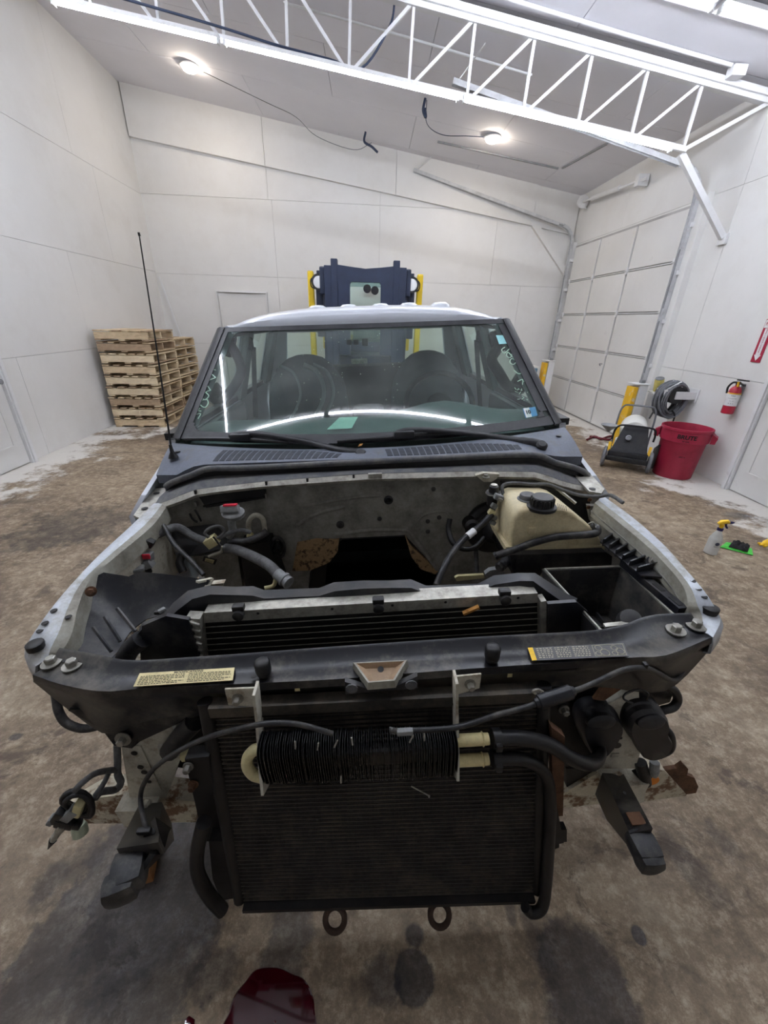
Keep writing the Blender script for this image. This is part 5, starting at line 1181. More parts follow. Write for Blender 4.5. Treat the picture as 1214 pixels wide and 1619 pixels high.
# ---- radiator behind the support
RV = .05
def RPx(a, b, dv=0): return T(a, b, v=RV+dv)
k = MB(); k.prism([RPx(318, 978, .01), RPx(852, 945, .01), RPx(852, 1075, .01), RPx(318, 1100, .01)], (0, .04, 0)); core = part(k, 'radiator_core', 'under_black')
tl, tr_, bl_, br_ = RPx(322, 969), RPx(850, 938), RPx(322, 985), RPx(850, 953)
k = MB(); k.prism([tl, tr_, br_, bl_], (0, .05, 0)); hd = part(k, 'radiator_header', 'alu', core)
for s in (.16, .38, .56, .72, .94):
    k = MB(); k.lathe(tl.lerp(tr_, s).lerp(bl_.lerp(br_, s), .35)+V((0, -.0008, 0)), (0, -1, 0), [(.004, 0), (.003, .0006)], 10); part(k, 'hole', 'under_black', core)
nt_ = 12; a0, a1 = RPx(322, 992), RPx(852, 959); b0, b1 = RPx(322, 1088), RPx(852, 1056)
for i in range(nt_):
    f = i/(nt_-1); p0, p1 = a0.lerp(b0, f), a1.lerp(b1, f); k = MB(); k.bar(p0, p1, .002, .0019); part(k, 'radiator_tube', 'alu', core)
k = MB(); pa, pb = RPx(308, 972, -.005), RPx(318, 1060, -.005); k.bar(pa, pb, .035, .03, (0, 1, 0)); tk = part(k, 'side_tank', 'alu', core)
for i in range(9):
    k = MB(); c = pa.lerp(pb, (i+.5)/9); k.bb(c+V((0, -.016, 0)), (.036, .012, .008), .003, Matrix.Rotation(.5, 3, 'Y')); part(k, 'tank_rib', 'alu', tk)
k = MB(); k.bar(RPx(856, 945, -.002), RPx(856, 1060, -.002), .014, .03, (0, 1, 0)); part(k, 'side_tank', 'alu', core)
for a, b in ((378, 964), (598, 953), (797, 940)):
    p = RPx(a, b, -.012); k = MB(); k.bb(p+V((0, .0, .008)), (.03, .02, .016), .004); k.lathe(p+V((0, -.012, -.008)), (0, -1, 0), [(.014, -.01), (.014, .006), (.009, .01)], 14); part(k, 'radiator_clip', 'black_rubber', core, 40)
k = MB(); k.lathe(T(740, 966, v=.032), (0, -1, 0), [(.006, 0), (.004, .004)], 6); k.bar(T(732, 970, v=.032), T(757, 959, v=.032), .012, .006); loose(k, 'dry_leaf', 'leaf', 'crumpled brown leaf caught on the radiator', 'leaf')
# fan shroud: flange, face and side panels
stop = [(222, 995), (226, 986), (262, 971), (275, 955), (298, 936), (330, 928), (370, 930), (400, 929), (417, 935), (504, 932), (528, 923), (573, 920), (614, 920), (649, 918), (673, 928), (756, 925), (781, 912), (820, 908), (845, 908), (879, 930), (892, 939), (912, 948)]
sfr = [(222, 1000), (227, 992), (266, 978), (281, 964), (304, 946), (332, 940), (371, 941), (400, 942), (418, 947), (505, 943), (530, 935), (574, 931), (614, 930), (649, 930), (674, 939), (757, 936), (782, 925), (821, 919), (842, 919), (873, 940), (886, 949), (908, 956)]
sdn = [(224, 1048), (232, 1048), (270, 1048), (284, 1046), (305, 1040), (330, 972), (370, 970), (400, 967), (418, 966), (505, 961), (530, 960), (574, 957), (614, 955), (649, 953), (674, 951), (757, 946), (782, 944), (821, 942), (846, 942), (866, 1010), (890, 1010), (950, 1004)]
vs_ = [.03, .03, .05, .06, .07]+[.09]*12+[.09, .08, .06, .05, .04]
r0 = [T(a, b, v=v+.04) for (a, b), v in zip(stop, vs_)]; r1 = [T(a, b, v=v) for (a, b), v in zip(sfr, vs_)]; r2 = [T(a, b, v=min(v, .085)) for (a, b), v in zip(sdn, vs_)]
k = MB(); k.sheet([[p+V((0, .02, -.05)) for p in r0], r0, r1, r2], .004); shr = part(k, 'fan_shroud', 'shroud_black', None, 40)
k = MB(); k.prism([T(a, b, v=.03) for a, b in ((866, 955), (912, 952), (930, 968), (952, 1002), (866, 1012))], (0, .012, 0)); part(k, 'shroud_side', 'shroud_black', shr)
k = MB(); k.prism([T(a, b, v=.02) for a, b in ((224, 990), (262, 974), (298, 980), (318, 1050), (226, 1052))], (0, .012, 0)); part(k, 'shroud_side', 'shroud_black', shr)
# ---- condenser: tilted block with tubes, end tanks
cTL, cTR, cBL, cBR = T(336, 1126, v=-.155), T(850, 1101, v=-.155), T(386, 1424, v=-.285), T(842, 1410, v=-.285)
k = MB(); k.prism([cTL, cTR, cBR, cBL], (0, .03, .0)); con = part(k, 'condenser', 'core_fins', None, None, 'dark dusty air-conditioning condenser across the front')
NC = 47
for i in range(NC):
    f = (i+.4)/NC; k = MB(); k.bar(cTL.lerp(cBL, f)+V((0, -.002, 0)), cTR.lerp(cBR, f)+V((0, -.002, 0)), .006, .003); part(k, 'condenser_tube', 'cond_tube', con)
k = MB(); k.bar(cTL+V((0, -.008, .006)), cTR+V((0, -.008, .006)), .012, .006); k.bar(cTL+V((0, -.006, .022)), cTR+V((0, -.006, .022)), .012, .004); k.bar(cTL+V((0, 0, .014)), cTR+V((0, 0, .014)), .03, .03); part(k, 'condenser_rail', 'cond_tube', con)
k = MB(); k.bar(cBL+V((0, 0, -.006)), cBR+V((0, 0, -.006)), .04, .014); part(k, 'condenser_rail', 'under_black', con)
for a, b, w in ((cTL, cBL, -1), (cTR, cBR, 1)):
    k = MB(); k.tube([a+V((w*.012, .006, .03)), b+V((w*.012, .006, -.004))], .017, 10); part(k, 'end_tank', 'under_black', con, 50)
def onC(px, py, off=0.0):
    v = -.2
    for _ in range(10):
        p = T(px, py, v=v); f = (cTL.z-p.z)/(cTL.z-cBL.z); v = .5*v+.5*(-.155-.13*f-off)
    return T(px, py, v=v)
# ---- transmission cooler in front of the condenser
ka, kb = onC(415, 1198, .055), onC(719, 1188, .055)
dirx = (kb-ka).normalized(); LEN = (kb-ka).length
k = MB(); k.bb(ka.lerp(kb, .5), (LEN, .028, .05), .008); clr = part(k, 'transmission_cooler', 'cooler_black', None, None, 'black finned transmission cooler hung before the condenser')
k = MB(); nf = 84; rnd = random.Random(3)
for i in range(nf):
    c = ka.lerp(kb, (i+.5)/nf); w = rnd.uniform(-.06, .06); s = rnd.uniform(.93, 1.06)
    rot = Matrix.Rotation(w, 3, 'Z')
    pr_ = []
    for q in range(14):
        th = 2*math.pi*q/14; y, z = math.cos(th), math.sin(th); y = math.copysign(abs(y)**.7, y)*.032*s; z = math.copysign(abs(z)**.5, z)*.063*s
        pr_.append(c+rot @ V((0, y, z)))
    k.prism(pr_, dirx*.0012)
part(k, 'fin_stack', 'cooler_black', clr)
k = MB(); k.tube(catmull([onC(416, 1184, .055), onC(402, 1186, .055), onC(392, 1197, .055), onC(391, 1211, .055), onC(400, 1224, .055), onC(416, 1229, .055)], 5), .0125, 12); part(k, 'return_bend', 'conn_cream', clr, 60)
for y0, y1 in ((1171, 1168), (1203, 1200)):
    k = MB(); p0, p1 = onC(719, y0, .055), onC(772, y1, .055); k.tube([p0, p0.lerp(p1, .8), p0.lerp(p1, .82), p0.lerp(p1, .86), p1], [.0135, .0135, .016, .013, .0125], 12); part(k, 'cooler_pipe', 'sticker_tan', clr, 40)
    k = MB(); p0, p1 = onC(778, y1-.5, .055), onC(791, y1-1, .055); k.tube([p0, p1], .021, 12); k.bb(p0.lerp(p1, .5)+V((0, -.02, .0)), (.014, .014, .02), .003); part(k, 'hose_clamp', 'black_plastic', clr, 40)
k = MB(); k.tube(catmull([onC(785, 1167, .055), onC(830, 1168, .05), onC(870, 1178, .04), onC(905, 1200, .03), T(935, 1207, v=-.2), T(948, 1190, v=-.14), T(940, 1160, v=-.1)], 6), .0165, 12); part(k, 'hose', 'black_rubber', clr, 60)
k = MB(); k.tube(catmull([onC(785, 1199, .055), onC(825, 1200, .05), onC(852, 1212, .035), onC(866, 1235, .02), onC(870, 1275, .01), onC(868, 1330, .01), onC(864, 1390, .01), onC(860, 1425, .01), onC(852, 1440, .012), onC(838, 1442, .014), onC(830, 1434, .016)], 6), [.0145]*38+[.014]*17+[.0125]*6, 12); part(k, 'hose', 'black_rubber', clr, 60)
# brackets that carry the cooler
for plate_, strap, bl__ in (([(355, 1090), (405, 1088), (404, 1117), (361, 1115)], [(404, 1088), (410, 1140), (414, 1200), (419, 1250)], (376, 1104)), ([(720, 1070), (761, 1066), (758, 1088), (724, 1098)], [(720, 1070), (720, 1120), (721, 1180), (721, 1228)], (743, 1081))):
    k = MB(); k.prism([T(a, b, v=-.185) for a, b in plate_], (0, .004, 0)); br = part(k, 'cooler_bracket', 'beige_metal', clr)
    pts = [T(strap[0][0], strap[0][1], v=-.187)]+[onC(a, b, .03+.02*i) for i, (a, b) in enumerate(strap[1:])]
    k = MB()
    for p0, p1 in zip(pts[:-1], pts[1:]): k.bar(p0, p1, .006, .036, (0, 1, 0))
    part(k, 'strap', 'beige_metal' if plate_[0][0] > 600 else 'beige_metal', br)
    bolt(T(*bl__, v=-.186), (0, -1, .1), .008, .012, br)
# short pale metal strokes across the front of the cooler fins
k = MB()
for a, b in ((470, 1178), (500, 1180), (530, 1176), (560, 1172), (650, 1168), (672, 1165), (540, 1232)):
    k.tube([onC(a+rnd.uniform(-6, 6), b-6, .088), onC(a+rnd.uniform(-6, 6), b+6, .09)], .002, 5)
part(k, 'fin_mark', 'alu', clr)
k = MB(); k.tube([onC(650, 1243, .02), onC(678, 1258, .03)], .0016, 5); k.lathe(onC(678, 1258, .03), (0, -1, 0), [(.003, 0), (.002, .004)], 6); part(k, 'loose_wire', 'alu', clr)
# ---- two eye rings below the condenser
for a, b in ((530, 1437), (693, 1430)):
    p = T(a, b, v=-.262); k = MB(); k.tube([p+V((.026*math.cos(q*math.pi/12), -.02+.018*math.sin(q*math.pi/12), .022*math.sin(q*math.pi/12)-.004)) for q in range(24)], .008, 10, closed=True); rg = part(k, 'tow_eye', 'dark_rust', None, 60)
    k = MB(); k.bar(p+V((0, .0, .02)), p+V((0, .05, .1)), .03, .016); part(k, 'eye_stem', 'under_black', rg)
# ---- side air guides and lines beside the condenser
k = MB(); k.prism([T(a, b, v=-.20) for a, b in ((292, 1200), (330, 1196), (338, 1260), (352, 1330), (322, 1330), (306, 1260))], (0, .03, 0)); ag = part(k, 'air_guide', 'under_black')
for a, b in ((298, 1211), (306, 1239)): bolt(T(a, b, v=-.203), (0, -1, .1), .008, .012, ag, 'steel_bolt' if b < 1220 else 'rust')
k = MB(); k.tube(catmull([T(322, 1300, v=-.24), T(312, 1345, v=-.25), T(313, 1380, v=-.26), T(330, 1415, v=-.27), T(352, 1440, v=-.28)], 6), .017, 12); part(k, 'hose', 'black_rubber', ag, 60)
k = MB(); k.prism([T(a, b, v=-.23) for a, b in ((330, 1330), (352, 1330), (372, 1420), (350, 1424), (336, 1390))], (0, .05, 0)); part(k, 'air_guide_foot', 'under_black', ag)
k = MB(); k.prism([T(a, b, v=-.2) for a, b in ((872, 1150), (893, 1165), (890, 1290), (874, 1292))], (0, .02, 0)); ag2 = part(k, 'air_guide', 'rust')
k = MB(); k.prism([T(a, b, v=-.22) for a, b in ((868, 1312), (896, 1312), (896, 1331), (884, 1332), (884, 1340), (874, 1344), (874, 1354), (866, 1354))], (0, .02, 0)); k.bar(T(872, 1270, v=-.215), T(884, 1330, v=-.215), .012, .02); part(k, 'guide_clip', 'under_black', ag2)
k = MB(); k.prism([T(a, b, v=-.13) for a, b in ((858, 1108), (898, 1105), (900, 1140), (862, 1148))], (0, .03, 0)); gp = part(k, 'side_bracket', 'under_black')
bolt(T(891, 1121, v=-.133), (0, -1, .1), .009, .013, gp)
k = MB(); k.tube(catmull([T(250, 1180, v=-.06), T(255, 1165, v=-.08), T(262, 1188, v=-.1), T(275, 1192, v=-.1)], 5), .014, 10); part(k, 'coolant_neck', 'alu', None, 60)
k = MB(); k.tube(catmull([T(268, 1188, v=-.115), T(285, 1165, v=-.115), T(308, 1140, v=-.12)], 5), .024, 12); part(k, 'hose', 'hose_rubber', None, 60)
k = MB(); k.tube(catmull([T(290, 1196, v=-.12), T(304, 1190, v=-.12)], 2), .013, 10); part(k, 'pipe_stub', 'conn_cream')
# ---- frame uprights, crossmember ends, bumper horns
def upright(pts, v, d, name='core_bracket'):
    k = MB(); k.prism([T(a, b, v=v) for a, b in pts], (0, d, 0)); return part(k, name, 'beige_metal', None)
uL = upright([(190, 1168), (270, 1140), (285, 1200), (262, 1262), (205, 1262)], -.10, .05)
k = MB(); k.prism([T(a, b, v=-.104) for a, b in ((202, 1180), (222, 1180), (255, 1250), (227, 1250))], (0, .006, 0)); part(k, 'bracket_rib', 'beige_metal', uL)
for a, b, r in ((222, 1213, .008), (228, 1221, .008), (236, 1236, .006), (212, 1191, .008)):
    k = MB(); k.lathe(T(a, b, v=-.106), (0, -1, 0), [(r, 0), (r, .0008)], 12); part(k, 'hole', 'under_black', uL)
bolt(T(195, 1168, v=-.13), (0, -1, .15), .010, .019, uL)
uR = upright([(962, 1112), (1010, 1090), (1012, 1190), (1004, 1215), (950, 1215), (945, 1185)], -.09, .05)
k = MB(); k.prism([T(a, b, v=-.094) for a, b in ((975, 1150), (1000, 1150), (990, 1212), (952, 1212))], (0, .005, 0)); part(k, 'bracket_rib', 'beige_metal', uR)
for a, b, r in ((976, 1179, .011), (981, 1167, .005)):
    k = MB(); k.lathe(T(a, b, v=-.097), (0, -1, 0), [(r, 0), (r, .0008)], 14); part(k, 'hole', 'under_black', uR)
k = MB(); k.bb(T(972, 1194, v=-.096), (.022, .003, .016), .001); part(k, 'bracket_nut', 'alu', uR)
# rusty white crossmember ends
k = MB(); k.prism([T(a, b, v=-.08) for a, b in ((96, 1292), (150, 1262), (205, 1255), (312, 1268), (310, 1300), (150, 1302), (110, 1302))], (0, .06, 0)); cm_ = part(k, 'crossmember_end', 'rusty_white', None, None, 'flaking white left end of the front crossmember')
k = MB(); k.prism([T(a, b, v=-.086) for a, b in ((197, 1252), (256, 1251), (252, 1272), (236, 1276), (212, 1276))], (0, -.05, -.0)); part(k, 'horn_saddle', 'beige_metal', cm_)
bolt(T(233, 1266, v=-.138), (0, -1, .2), .009, .013, cm_, 'beige_metal')
k = MB(); k.prism([T(a, b, v=-.087) for a, b in ((189, 1272), (200, 1260), (206, 1282), (200, 1288))], (0, .004, 0)); part(k, 'hole', 'under_black', cm_)
k = MB(); k.prism([T(a, b, v=-.06) for a, b in ((890, 1255), (945, 1222), (1012, 1214), (1050, 1218), (1086, 1258), (1000, 1270), (940, 1272), (892, 1278))], (0, .06, 0)); cr_ = part(k, 'crossmember_end', 'rusty_white', None, None, 'flaking white right end of the front crossmember')
k = MB(); k.prism([T(a, b, v=-.05) for a, b in ((1050, 1218), (1070, 1215), (1080, 1208), (1088, 1216), (1086, 1226), (1098, 1230), (1104, 1244), (1100, 1254), (1084, 1256), (1064, 1240))], (0, .012, .0)); part(k, 'end_flange', 'rust', cr_)
k = MB(); k.prism([T(a, b, v=-.07) for a, b in ((945, 1216), (1010, 1213), (1004, 1224), (1002, 1240), (985, 1246), (950, 1240))], (0, -.05, 0)); part(k, 'horn_saddle', 'beige_metal', cr_)
bolt(T(975, 1226, v=-.122), (0, -1, .2), .010, .015, cr_, 'rusty_white')
k = MB(); k.prism([T(a, b, v=-.05) for a, b in ((895, 1216), (940, 1214), (938, 1245), (896, 1250))], (0, .02, 0)); part(k, 'hole', 'under_black', cr_)
k = MB(); k.tube(catmull([T(1012, 1205, v=-.09), T(1017, 1222, v=-.1), T(1020, 1236, v=-.1)], 4), .017, 12); k.lathe(T(1018, 1234, v=-.1), (.2, -1, -.3), [(.026, -.03), (.026, .0), (.018, .004)], 14); part(k, 'mount_rubber', 'black_rubber', cr_, 50)
k = MB(); k.lathe(T(1030, 1232, v=-.085), (0, -1, 0), [(.02, 0), (.02, .006)], 12); part(k, 'orange_seal', mat('orange_seal', (220, 130, 30), .6), cr_)
# bumper horns: long tapering boxes running forward
def loft(secs, name, m, parent=None, smooth=None, label=None):
    n = len(secs[0]); k = MB(); vs = [p for s in secs for p in s]
    fs = [(i*n+q, i*n+(q+1) % n, (i+1)*n+(q+1) % n, (i+1)*n+q) for i in range(len(secs)-1) for q in range(n)]+[tuple(range(n-1, -1, -1)), tuple((len(secs)-1)*n+q for q in range(n))]
    k.add(vs, fs); return part(k, name, m, parent, smooth, label)
def sec(v, u0, u1, z0, z1): return [V((u0, v, z0)), V((u1, v, z0)), V((u1, v, z1)), V((u0, v, z1))]
# right horn
a1, b1 = T(952, 1222, v=-.12), T(986, 1224, v=-.12); a2, b2 = T(996, 1318, v=-.335), T(1032, 1310, v=-.335)
hr = loft([[a1+V((0, 0, -.10)), b1+V((0, 0, -.07)), b1, a1], [a1.lerp(a2, .5)+V((0, 0, -.09)), b1.lerp(b2, .5)+V((0, 0, -.06)), b1.lerp(b2, .5), a1.lerp(a2, .5)], [a2+V((0, 0, -.04)), b2+V((0, 0, -.04)), b2, a2]], 'bumper_horn', 'support_black', None, None, 'black bumper horn with a round tip on the right of the picture')
tp = T(1016, 1320, v=-.34); k = MB(); k.bb(tp+V((0, -.012, -.022)), (.058, .06, .045), .018); k.bb(tp+V((0, -.03, -.028)), (.056, .05, .05), .022); part(k, 'horn_tip', 'hose_rubber', hr, 50)
k = MB(); p = T(1005, 1295, v=-.305); k.bb(p+V((0, 0, .002)), (.032, .026, .004), .001); part(k, 'rust_patch', 'rust', hr)
for a, b in ((987, 1255), (1008, 1295)):
    k = MB(); k.lathe(T(a, b, v=-.22 if b < 1280 else -.302)+V((0, 0, .003)), (0, 0, 1), [(.004, 0), (.004, .0012)], 10); part(k, 'hole', 'under_black', hr)
# left horn
a1, b1 = T(220, 1272, v=-.13), T(256, 1268, v=-.13); a2, b2 = T(184, 1342, v=-.32), T(250, 1332, v=-.32)
hl = loft([[a1+V((0, 0, -.08)), b1+V((0, 0, -.10)), b1, a1], [a1.lerp(a2, .5)+V((0, 0, -.07)), b1.lerp(b2, .5)+V((.01, 0, -.09)), b1.lerp(b2, .5), a1.lerp(a2, .5)], [a2+V((0, 0, -.045)), b2+V((0, 0, -.045)), b2, a2]], 'bumper_horn', 'support_black', None, None, 'black bumper horn with a torn shield on the left of the picture')
tp = T(204, 1366, v=-.335); k = MB(); k.bb(tp+V((0, -.005, -.014)), (.07, .075, .06), .026, Matrix.Rotation(.3, 3, 'Z')); k.bb(tp+V((-.006, -.03, -.02)), (.066, .05, .062), .022, Matrix.Rotation(.3, 3, 'Z')); part(k, 'horn_tip', 'hose_rubber', hl, 50)
k = MB(); k.sheet([[T(238, 1300, v=-.24), T(265, 1318, v=-.24)], [T(245, 1325, v=-.29), T(262, 1325, v=-.28)], [T(236, 1350, v=-.33), T(250, 1348, v=-.31)], [T(222, 1372, v=-.34), T(234, 1366, v=-.33)]], .012); part(k, 'torn_shield', 'under_black', hl, 50)
# ---- signal horns (snail shaped) at the right
def snail(outline, plate_c, label):
    o_ = catmull([T(a, b, v=-.10) for a, b in outline], 4, True); c = sum(o_, V((0, 0, 0)))/len(o_)
    def sc(k_, dv): return [c+V(((p.x-c.x)*k_, dv, (p.z-c.z)*k_)) for p in o_]
    h = loft([sc(.8, .035), sc(.97, .03), sc(1, .022), sc(1.0, -.002), sc(.96, -.006), sc(.96, -.02), sc(.86, -.03), sc(.4, -.032)], 'signal_horn', 'black_trim', None, 40, label)
    p = T(*plate_c, v=-.128); k = MB(); k.lathe(p, (0, -1, .25), [(.036, 0), (.034, .010), (.026, .014), (.01, .014)], 24, a0=(1, 0, 0), sx=1.05, squash=.62); part(k, 'horn_plate', 'black_trim', h, 40)
    k = MB(); k.lathe(p+V((0, -.013, .0)), (0, -1, .25), [(.02, 0), (.02, .001), (.014, -.004)], 18, a0=(1, 0, 0), squash=.6); part(k, 'horn_recess', 'under_black', h, 40)
    return h
snail([(911, 1142), (917, 1124), (935, 1115), (957, 1116), (973, 1124), (979, 1140), (972, 1156), (962, 1172), (946, 1187), (930, 1183), (918, 1164)], (948, 1138), 'round black signal horn nearer the condenser')
h2 = snail([(983, 1138), (989, 1119), (1004, 1110), (1025, 1109), (1042, 1116), (1050, 1132), (1048, 1148), (1056, 1166), (1046, 1182), (1028, 1191), (1010, 1188), (999, 1170), (988, 1155)], (1026, 1138), 'round black signal horn nearer the fender')
k = MB(); k.tube(catmull([T(1050, 1148, v=-.09), T(1062, 1165, v=-.1), T(1060, 1185, v=-.1), T(1042, 1195, v=-.11)], 5), .009, 8); part(k, 'horn_wire', 'black_rubber', h2, 60)
k = MB(); k.prism([T(a, b, v=-.09) for a, b in ((968, 1066), (988, 1066), (985, 1088), (955, 1108), (938, 1106))], (0, .008, 0)); hb = part(k, 'horn_bracket', 'rust')
bolt(T(979, 1075, v=-.093), (0, -1, .1), .009, .014, hb)
k = MB(); k.lathe(T(1035, 1205, v=-.1), (0, -.3, -1), [(.013, 0), (.013, .03), (.009, .045)], 12); part(k, 'horn_connector', 'conn_grey', h2)
# ================================================================ engine bay: liners, tanks, air box, wiring
def wire(name, pts, r, m, parent=None, n=8, label=None, seg=5):
    """pts: (px, py, v) in the truck's frame"""
    k = MB(); k.tube(catmull(TL(pts), seg), r, n); return part(k, name, m, parent, 60, label)
def blk(px, py, v, d, m, name, parent=None, rot=None, b=.004, label=None):
    k = MB(); k.bb(T(px, py, v=v), d, b, rot); return part(k, name, m, parent, 40, label)
def RZ(a): return Matrix.Rotation(a, 3, 'Z')
def RYm(a): return Matrix.Rotation(a, 3, 'Y')
def RXm(a): return Matrix.Rotation(a, 3, 'X')
# ---- black headlight bucket / liner at the left
lt = TL([(106, 1042, -.03), (112, 1005, .04), (120, 965, .12), (126, 938, .17), (140, 918, .21), (165, 906, .23), (205, 912, .22), (222, 904, .21), (260, 908, .2), (300, 913, .19), (332, 918, .18)])
lb_ = TL([(170, 1046, -.02), (178, 1040, .0), (188, 1030, .03), (196, 1015, .06), (205, 1002, .09), (218, 990, .1), (232, 980, .11), (246, 976, .11), (262, 976, .11), (285, 972, .11), (300, 968, .11)])
lm = [a.lerp(b, .5)+V((.0, .02, -.01)) for a, b in zip(lt, lb_)]
k = MB(); k.sheet([[p+V((-.006, .01, -.02)) for p in lt], lt, lm, lb_], .004); lin_ = part(k, 'headlight_liner', 'shroud_black', None, 50)
bolt(T(144, 935, v=.135), (.4, -.8, .4), .009, .014, lin_, 'rust')
for a, b, c, d in ((147, 992, 176, 1030), (165, 975, 190, 1014), (185, 962, 214, 998)):
    k = MB(); k.tube([T(a, b, v=.075-.001*(b-960)), T(c, d, v=.03-.001*(d-1000))], .005, 6); part(k, 'liner_rib', 'shroud_black', lin_)
k = MB(); k.prism([T(a, b, z=.76) for a, b in ((180, 1030), (225, 985), (240, 990), (232, 1045), (190, 1050))], (0, 0, .006)); part(k, 'liner_floor', 'rusty_white', lin_)
k = MB(); k.tube(catmull([T(224, 1010, v=.02), T(205, 1028, v=.015), T(196, 1046, v=.01)], 4), .024, 12); part(k, 'liner_duct', 'hose_rubber', lin_, 60)
k = MB(); k.bar(T(312, 920, v=.16), T(335, 915, v=.2), .012, .006); k.bar(T(335, 915, v=.2), T(322, 936, v=.15), .012, .006); part(k, 'liner_hinge', 'beige_metal', lin_)
k = MB(); k.prism([T(a, b, v=.2) for a, b in ((325, 925), (354, 922), (350, 931), (332, 936))], (0, .02, 0)); part(k, 'liner_bracket', 'beige_metal', lin_)
for i, (a, b) in enumerate(((250, 968), (258, 972), (264, 968), (256, 965))): blk(a, b, .1, (.018, .012, .010), 'conn_grey' if i % 2 else 'black_plastic', 'small_connector', lin_, RZ(.3*i), .002)
# ---- wiring on the left of the bay
hA = wire('wiring_harness', [(219, 885, .42), (213, 868, .43), (219, 856, .44), (241, 848, .47), (260, 840, .5), (281, 834, .54), (303, 847, .54), (325, 856, .52), (340, 858, .5)], .0155, 'wire_wrap', None, 10, 'grey wrapped wiring harness with grey and cream plugs')
blk(229, 880, .40, (.05, .03, .034), 'conn_grey', 'plug', hA, RYm(.2)); k = MB(); k.bb(T(231, 880, v=.382), (.026, .006, .018), .004); part(k, 'plug_face', 'conn_red', hA)
blk(236, 858, .42, (.03, .025, .026), 'black_plastic', 'plug', hA, RYm(.6)); blk(228, 893, .39, (.06, .03, .03), 'conn_grey', 'plug', hA, RYm(-.3))
wire('branch', [(219, 890, .4), (232, 898, .39), (236, 905, .39)], .010, 'black_rubber', hA)
blk(210, 899, .36, (.07, .05, .012), 'conn_grey', 'cover', hA, RZ(.4))
blk(335, 856, .47, (.042, .034, .036), 'conn_cream', 'plug', hA, RYm(-.5), label='cream plug in the middle of the harness')
for i in range(3):
    k = MB(); k.bb(T(340+i*3, 852+i*4, v=.452), (.006, .004, .02), .001, RYm(-.5)); part(k, 'plug_slot', 'black_plastic', hA)
wire('branch', [(330, 850, .47), (324, 843, .47), (332, 835, .48), (347, 832, .49), (355, 840, .49), (347, 849, .48), (336, 852, .47)], .0055, 'wire_wrap', hA)
wire('branch', [(346, 851, .48), (365, 842, .5), (382, 838, .51), (396, 842, .52)], .0075, 'wire_wrap', hA)
# upright engine plug with red lock
k = MB(); c = T(369, 812, v=.50); k.lathe(c, (0, -.35, .9), [(.02, -.02), (.028, -.01), (.03, .006), (.024, .012)], 18, sx=1.35, a0=(1, 0, 0)); pl_ = part(k, 'main_plug', 'conn_grey', hA, 50, 'big grey plug with a red lock')
k = MB(); k.bb(c+V((-.006, -.006, .022)), (.062, .026, .026), .005, RXm(-.3)); part(k, 'plug_lock', 'conn_grey', hA, 40)
k = MB(); k.bb(c+V((-.002, -.006, .036)), (.046, .022, .008), .003, RXm(-.3)); part(k, 'plug_lock', 'conn_red', hA, 40)
wire('branch', [(368, 816, .5), (366, 828, .51), (368, 838, .52), (362, 848, .53)], .014, 'conn_grey', hA, 10)
# heater pipes and hoses
wire('heater_pipe', [(394, 848, .60), (393, 826, .59), (400, 816, .585), (408, 815, .585), (416, 822, .59), (419, 842, .6)], .0095, 'beige_metal', None, 10)
wire('heater_hose', [(360, 856, .53), (388, 856, .55), (410, 848, .57), (422, 840, .58)], .0145, 'hose_rubber', None, 10)
wire('heater_pipe', [(392, 848, .585), (399, 845, .58)], .0085, 'conn_cream', None, 10)
hC = wire('battery_cable', [(357, 867, .50), (375, 870, .48), (400, 880, .44), (425, 894, .38), (441, 910, .34)], .0185, 'wire_wrap', None, 12)
k = MB(); p0, p1 = T(438, 907, v=.345), T(457, 922, v=.31); k.tube([p0, p0.lerp(p1, .5), p0.lerp(p1, .52), p0.lerp(p1, .7), p0.lerp(p1, .72), p1], [.02, .019, .024, .024, .02, .022], 14); part(k, 'cable_end', 'conn_grey', hC, 40)
wire('branch', [(352, 864, .5), (350, 872, .5), (340, 876, .5), (330, 880, .5)], .006, 'beige_metal', hC)
wire('branch', [(436, 915, .35), (432, 926, .34), (418, 930, .33)], .007, 'conn_cream', hC)
wire('strap_cable', [(259, 831, .50), (275, 860, .42), (303, 888, .36), (322, 909, .32)], .008, 'hose_rubber', None, 8)
wire('drain_hose', [(288, 876, .5), (284, 890, .48), (290, 905, .46)], .014, 'black_rubber', None, 10)
k = MB(); c = T(440, 866, v=.6); k.tube([c+V((.022*math.cos(q*.45), .004, .045*math.sin(q*.45))) for q in range(14)], .008, 8, closed=True); rg = part(k, 'pass_through_ring', 'hose_rubber', fw, 60)
k = MB(); k.lathe(c, (0, -1, 0), [(.02, -.02), (.02, .01), (.014, .03)], 14); part(k, 'grommet', 'black_plastic', rg, 40)
wire('small_wire', [(300, 812, .62), (304, 820, .61), (312, 826, .61)], .004, 'black_rubber', fw); wire('small_wire', [(308, 806, .62), (314, 816, .61), (318, 824, .61)], .004, 'black_rubber', fw)
k = MB(); k.sheet([[T(262, 838, v=.60), T(340, 828, v=.62)], [T(300, 880, v=.52), T(372, 862, v=.58)]], .004); part(k, 'heat_shield', 'under_black', fw)
